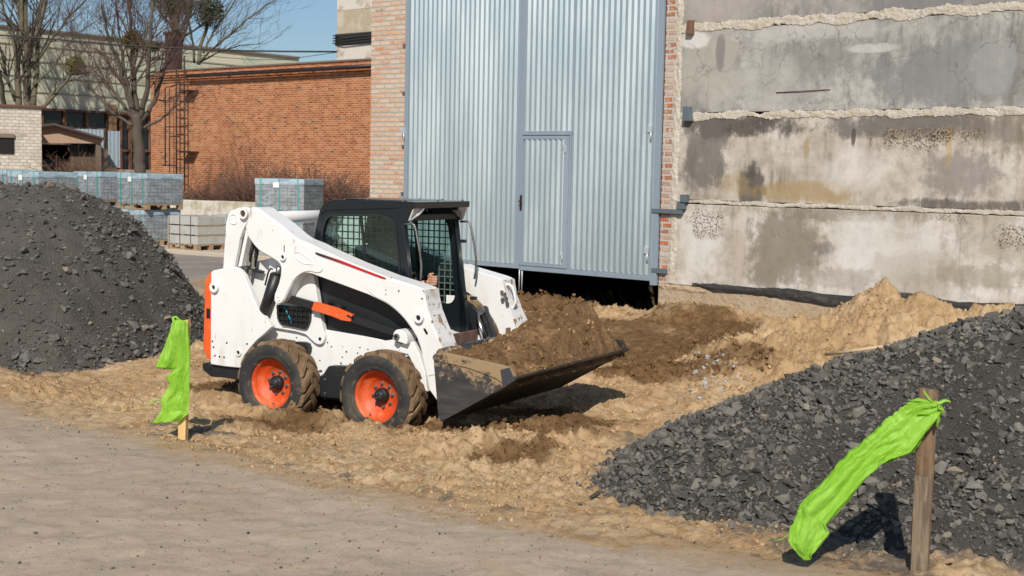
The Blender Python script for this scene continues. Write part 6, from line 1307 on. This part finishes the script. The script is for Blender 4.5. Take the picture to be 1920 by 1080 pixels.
t = NT('green_plastic_film'); n = t.noise(5, None, 6, .6); c = t.mix(t.ramp(n, .4, .65), (.38, .66, .07), (.50, .78, .14)); pb_ = t.bsdf(c, .42, 0, .35, t.bump(t.noise(7, None, 4, .5, .8), .35, .02)); tl = t.new('ShaderNodeBsdfTranslucent'); tl.inputs[0].default_value = (.42, .80, .08, 1); mx_ = t.new('ShaderNodeMixShader'); mx_.inputs[0].default_value = .45; t.link(pb_.outputs[0], mx_.inputs[1]); t.link(tl.outputs[0], mx_.inputs[2]); tq_ = t.new('ShaderNodeBsdfTransparent'); tq_.inputs[0].default_value = (.75, 1, .45, 1); mq_ = t.new('ShaderNodeMixShader'); mq_.inputs[0].default_value = .16; t.link(mx_.outputs[0], mq_.inputs[1]); t.link(tq_.outputs[0], mq_.inputs[2]); t.link(mq_.outputs[0], t.out.inputs[0]); FILMG = t.m
FILMP = FILMG
def stake_box(mb, top, bot, w_, th, Y, ang=-.45, ext=.3, slantx=0., cut=0.):
    a = Vector(aty(*top, Y)); b = Vector(aty(*bot, Y)); dr = (a-b).normalized(); b = b-dr*ext; D = Vector((math.cos(ang), math.sin(ang), 0)); N = Vector((-math.sin(ang), math.cos(ang), 0)); vs = []
    for p, c_ in ((b, 0), (a, cut)):
        for (s, q) in ((-1, -1), (1, -1), (1, 1), (-1, 1)): vs.append(p+D*w_/2*s+N*th/2*q+Vector((0, 0, c_*s)))
    mb.add(vs, [(0, 1, 2, 3)[::-1], (4, 5, 6, 7), (0, 1, 5, 4), (1, 2, 6, 5), (2, 3, 7, 6), (3, 0, 4, 7)]); return mb
YS = 6.75
st = empty('wooden_stake', (0, 0, 0)); tag(st, 'tall weathered brown post made of two boards in the right foreground', 'stake')
stake_box(MB(), (1741, 729), (1722, 1090), .095, .045, YS+.05, -.25, .3, 0, -.005).build('long_board', BRD, st, bevel=.004)
stake_box(MB(), (1730, 893), (1722, 1090), .085, .028, YS-.0, -.25, .3, 0, -.006).build('short_board', BRD2, st, bevel=.003)
YL = float(atz(343, 825, .28)[1]); print('left stake', YL)
sl2 = stake_box(MB(), (348, 600), (343, 826), .062, .045, YL, -.3, .25, 0, .006).build('wooden_stake', PINE, None, bevel=.003); tag(sl2, 'short fresh pine stake wrapped in torn green plastic at the left', 'stake')
def film(name, rows, Y, label, seed, n_u=40, n_v=90, fold=.03, thick=.05, closed=False, jag=.006, puffs=3.):
    """rows: (left px, right px) pairs from the knot to the free end; a real sheet with folds in depth"""
    rs = random.Random(seed); R_ = len(rows); V = np.zeros((n_v, n_u, 3))
    for j in range(n_v):
        f = j/(n_v-1)*(R_-1); i = min(int(f), R_-2); t_ = f-i
        def lerp(a, b): return (a[0]+(b[0]-a[0])*t_, a[1]+(b[1]-a[1])*t_)
        l = lerp(rows[i][0], rows[i+1][0]); r_ = lerp(rows[i][1], rows[i+1][1]); s = j/(n_v-1)
        jl = mn.noise(Vector((s*24, seed, 0)))*jag*300+mn.noise(Vector((s*70, seed, 5)))*jag*150; jr = mn.noise(Vector((s*20, seed, 9)))*jag*120
        dl = Vector((r_[0]-l[0], r_[1]-l[1])); ln_ = max(dl.length, .001); dl = dl/ln_; l = (l[0]+dl.x*jl, l[1]+dl.y*jl); r_ = (r_[0]+dl.x*jr, r_[1]+dl.y*jr)
        for k in range(n_u):
            u = k/(n_u-1)
            if closed:
                a = u*2*math.pi; uu = .5-.5*math.cos(a); side = math.sin(a)
            else: uu = u; side = .6*math.sin(math.pi*u)
            wid = min(1., ln_/40.)
            dp = -side*thick*wid-fold*wid*(math.sin(uu*puffs*6.28+s*4+seed)*.5+mn.noise(Vector((uu*1.8+seed, s*2.5, side)))*1.2+1.1*abs(mn.noise(Vector((uu*2.2+seed+s*3, s*4-uu*2, side*1.3))))+.40*abs(mn.noise(Vector((uu*12+seed-s*5, s*14, side*2)))))
            px = l[0]+(r_[0]-l[0])*uu; py = l[1]+(r_[1]-l[1])*uu; V[j, k] = aty(px, py, Y+dp)
    i = np.arange(n_v*n_u).reshape(n_v, n_u); Fc = np.stack([i[:-1, :-1], i[:-1, 1:], i[1:, 1:], i[1:, :-1]], -1).reshape(-1, 4)
    o = npmesh(name, V.reshape(-1, 3), Fc, FILMG, True); s_ = o.modifiers.new('solid', 'SOLIDIFY'); s_.thickness = .0008; return o
RB = [((1750, 755), (1764, 766)), ((1704, 755), (1760, 785)), ((1688, 766), (1733, 813)), ((1674, 776), (1708, 848)), ((1655, 793), (1685, 856)), ((1637, 810), (1666, 862)), ((1622, 823), (1652, 872)), ((1594, 848), (1634, 888)), ((1567, 873), (1612, 912)), ((1537, 910), (1593, 936)), ((1515, 930), (1570, 962)), ((1498, 947), (1549, 986)), ((1495, 961), (1556, 1000)), ((1483, 991), (1544, 1016)), ((1477, 1013), (1530, 1032)), ((1490, 1034), (1522, 1043)), ((1508, 1051), (1519, 1050))]
bag = film('plastic_bag', RB, YS-.06, '', 3, 90, 180, .030, .012, True, .016, .5)
tag(bag, 'long bright green plastic strip blown sideways, tied to the weathered post', 'plastic bag')
fl_ = film('loose_flap', [((1712, 770), (1745, 775)), ((1690, 800), (1740, 800)), ((1680, 835), (1728, 828)), ((1672, 852), (1716, 846)), ((1662, 858), (1700, 853)), ((1650, 870), (1664, 868))], YS-.02, '', 8, 30, 50, .03, .02, False, .02, 2.); fl_.parent = bag
kn_ = MB()
rsk = random.Random(4)
for k in range(9):
    a = Vector(aty(1750, 760, YS-.04)); e = [a]
    for s in range(5): e.append(e[-1]+Vector((rsk.uniform(-1, 1)*.02+(-.012 if k % 2 else .006), rsk.uniform(-1, 1)*.012-.004, rsk.uniform(-1, .9)*.016-(.008 if k % 2 else -.004))))
    kn_.tube(e, [.014, .012, .011, .009, .006, .003], 6)
pts = [aty(1752, 760, YS-.05), aty(1742, 748, YS-.06), aty(1735, 738, YS-.05), aty(1731, 730, YS-.04)]; kn_.tube([Vector(p) for p in pts], [.008, .006, .005, .003], 6)
pts = [aty(1755, 765, YS-.05), aty(1759, 785, YS-.05), aty(1757, 800, YS-.05)]; kn_.tube([Vector(p) for p in pts], [.010, .011, .006], 6)
pts = [aty(a, b, YS-.045) for a, b in ((1706, 752), (1722, 750), (1740, 755), (1758, 758), (1764, 768))]; kn_.tube([Vector(p) for p in pts], [.004, .012, .015, .013, .008], 6)
pts = [aty(a, b, YS-.045) for a, b in ((1762, 762), (1768, 768), (1764, 780))]; kn_.tube([Vector(p) for p in pts], [.008, .008, .004], 6)
kn_.build('knot', FILMG, bag)
pts = [aty(a, b, YS-.06) for a, b in ((1484, 985), (1480, 1000), (1468, 1010), (1452, 1014))]; MB().tube([Vector(p) for p in pts], [.006, .003, .0025, .002], 6).build('torn_shred', FILMG, bag)
LB = [((331, 598), (350, 602)), ((322, 606), (352, 606)), ((318, 630), (353, 622)), ((330, 655), (356, 645)), ((332, 690), (356, 690)), ((313, 705), (355.5, 712)), ((317, 722), (355, 730)), ((311, 735), (355, 742)), ((301, 748), (354.5, 755)), ((303, 770), (354, 768)), ((292, 785), (353, 776)), ((285, 794), (334, 790))]
bag2 = film('plastic_bag', LB, YL-.05, '', 12, 40, 120, .020, .035, False, .008, .7); tag(bag2, 'torn bright green plastic bag hanging down the short pine stake', 'plastic bag')
f2 = film('side_flap', [((324, 604), (338, 604)), ((318, 622), (330, 625)), ((308, 650), (331, 650)), ((299, 670), (331, 672)), ((291, 688), (330, 692)), ((292, 690), (330, 694))], YL-.02, '', 15, 24, 50, .02, .03, False, .003, 1.); f2.parent = bag2
kn_ = MB()
for k in range(7):
    e = [Vector(aty(332, 612, YL-.06))]
    for s in range(5): e.append(e[-1]+Vector((rsk.uniform(-1, 1)*.018, rsk.uniform(-1, 1)*.012, rsk.uniform(-.8, 1.0)*.02)))
    kn_.tube(e, [.014, .013, .012, .009, .006, .003], 6)
pts = [aty(a, b, YL-.06) for a, b in ((332, 615), (326, 603), (324, 595), (330, 594), (337, 600), (342, 601))]; kn_.tube([Vector(p) for p in pts], [.012, .012, .011, .009, .006, .003], 6); kn_.build('knot', FILMG, bag2)
pts = [aty(a, b, YL-.05) for a, b in ((302, 750), (288, 750), (284, 756), (276, 762), (268, 764))]; MB().tube([Vector(p) for p in pts], [.006, .005, .004, .003, .002], 6).build('torn_shred', FILMG, bag2)
# sticks, planks, roots lying about
def stick(name, label, pts, z, r, mat, cat='stick', flat=None):
    P = []
    for a, b in pts:
        q = atz(a, b, z); h = float(terrain(np.array([q[0]]), np.array([q[1]]))[0]); q = atz(a, b, h+r); P.append(Vector(q))
    o = MB().tube(P, r, 7).build(name, mat, None); tag(o, label, cat); return o
DRW = simple('dry_wood', (.30, .205, .125), .9, 0, [(12, .5, .7, (.19, .13, .08))], (30, .3, .003)); PW = simple('pale_dusty_wood', (.50, .39, .26), .9)
def rawstick(name, label, pts, Y, r, mat, cat='stick'): o = MB().tube([Vector(aty(a, b, y)) for (a, b), y in zip(pts, Y)], r, 7).build(name, mat, None); tag(o, label, cat)
rawstick('stick', 'short dry stick leaning out from the foot of the weathered post', [(1738, 1066), (1762, 1058), (1786, 1050)], [6.9, 6.88, 6.8], [.013, .012, .011], DRW)
q0 = atz(1548, 665, .42); q1 = atz(1620, 655, .55); q2 = atz(1680, 646, .6); o = MB().tube([Vector(q0), Vector(q1), Vector(q2)], [.018, .020, .015], 7).build('branch', PW); tag(o, 'long pale branch lying between the soil mound and the dark stones', 'branch')
stick('plank', 'short weathered plank end sticking out behind the loader bucket', [(992, 621), (1021, 623)], .4, .03, PW, 'plank'); stick('plank', 'thin splintered plank on the dug soil right of the bucket', [(1256, 659), (1286, 656)], .2, .015, DRW, 'plank')
stick('peg', 'small wooden peg standing in the soil before the gate opening', [(1073, 568), (1073, 558)], .4, .014, DRW, 'peg'); 
for i, (a, b, c_, d_) in enumerate([(303, 817, 307, 822), (318, 825, 326, 826), (360, 838, 361, 846), (312, 819, 318, 818), (195, 848, 200, 849)]):
    pass
ch_ = MB()
for (a, b, c_, d_) in [(309, 812, 311, 819), (318, 826, 327, 824), (360, 836, 361, 845), (301, 822, 308, 826)]:
    P = []
    for x, y in ((a, b), (c_, d_)): q = atz(x, y, .30); P.append(Vector(q)+Vector((0, 0, .006)))
    ch_.tube(P, .006, 4)
o = ch_.build('wood_chips', PINE); tag(o, 'pale wood chips on the road edge by the pine stake', 'chips', kind='stuff')
# straw roots hanging on the bucket lip
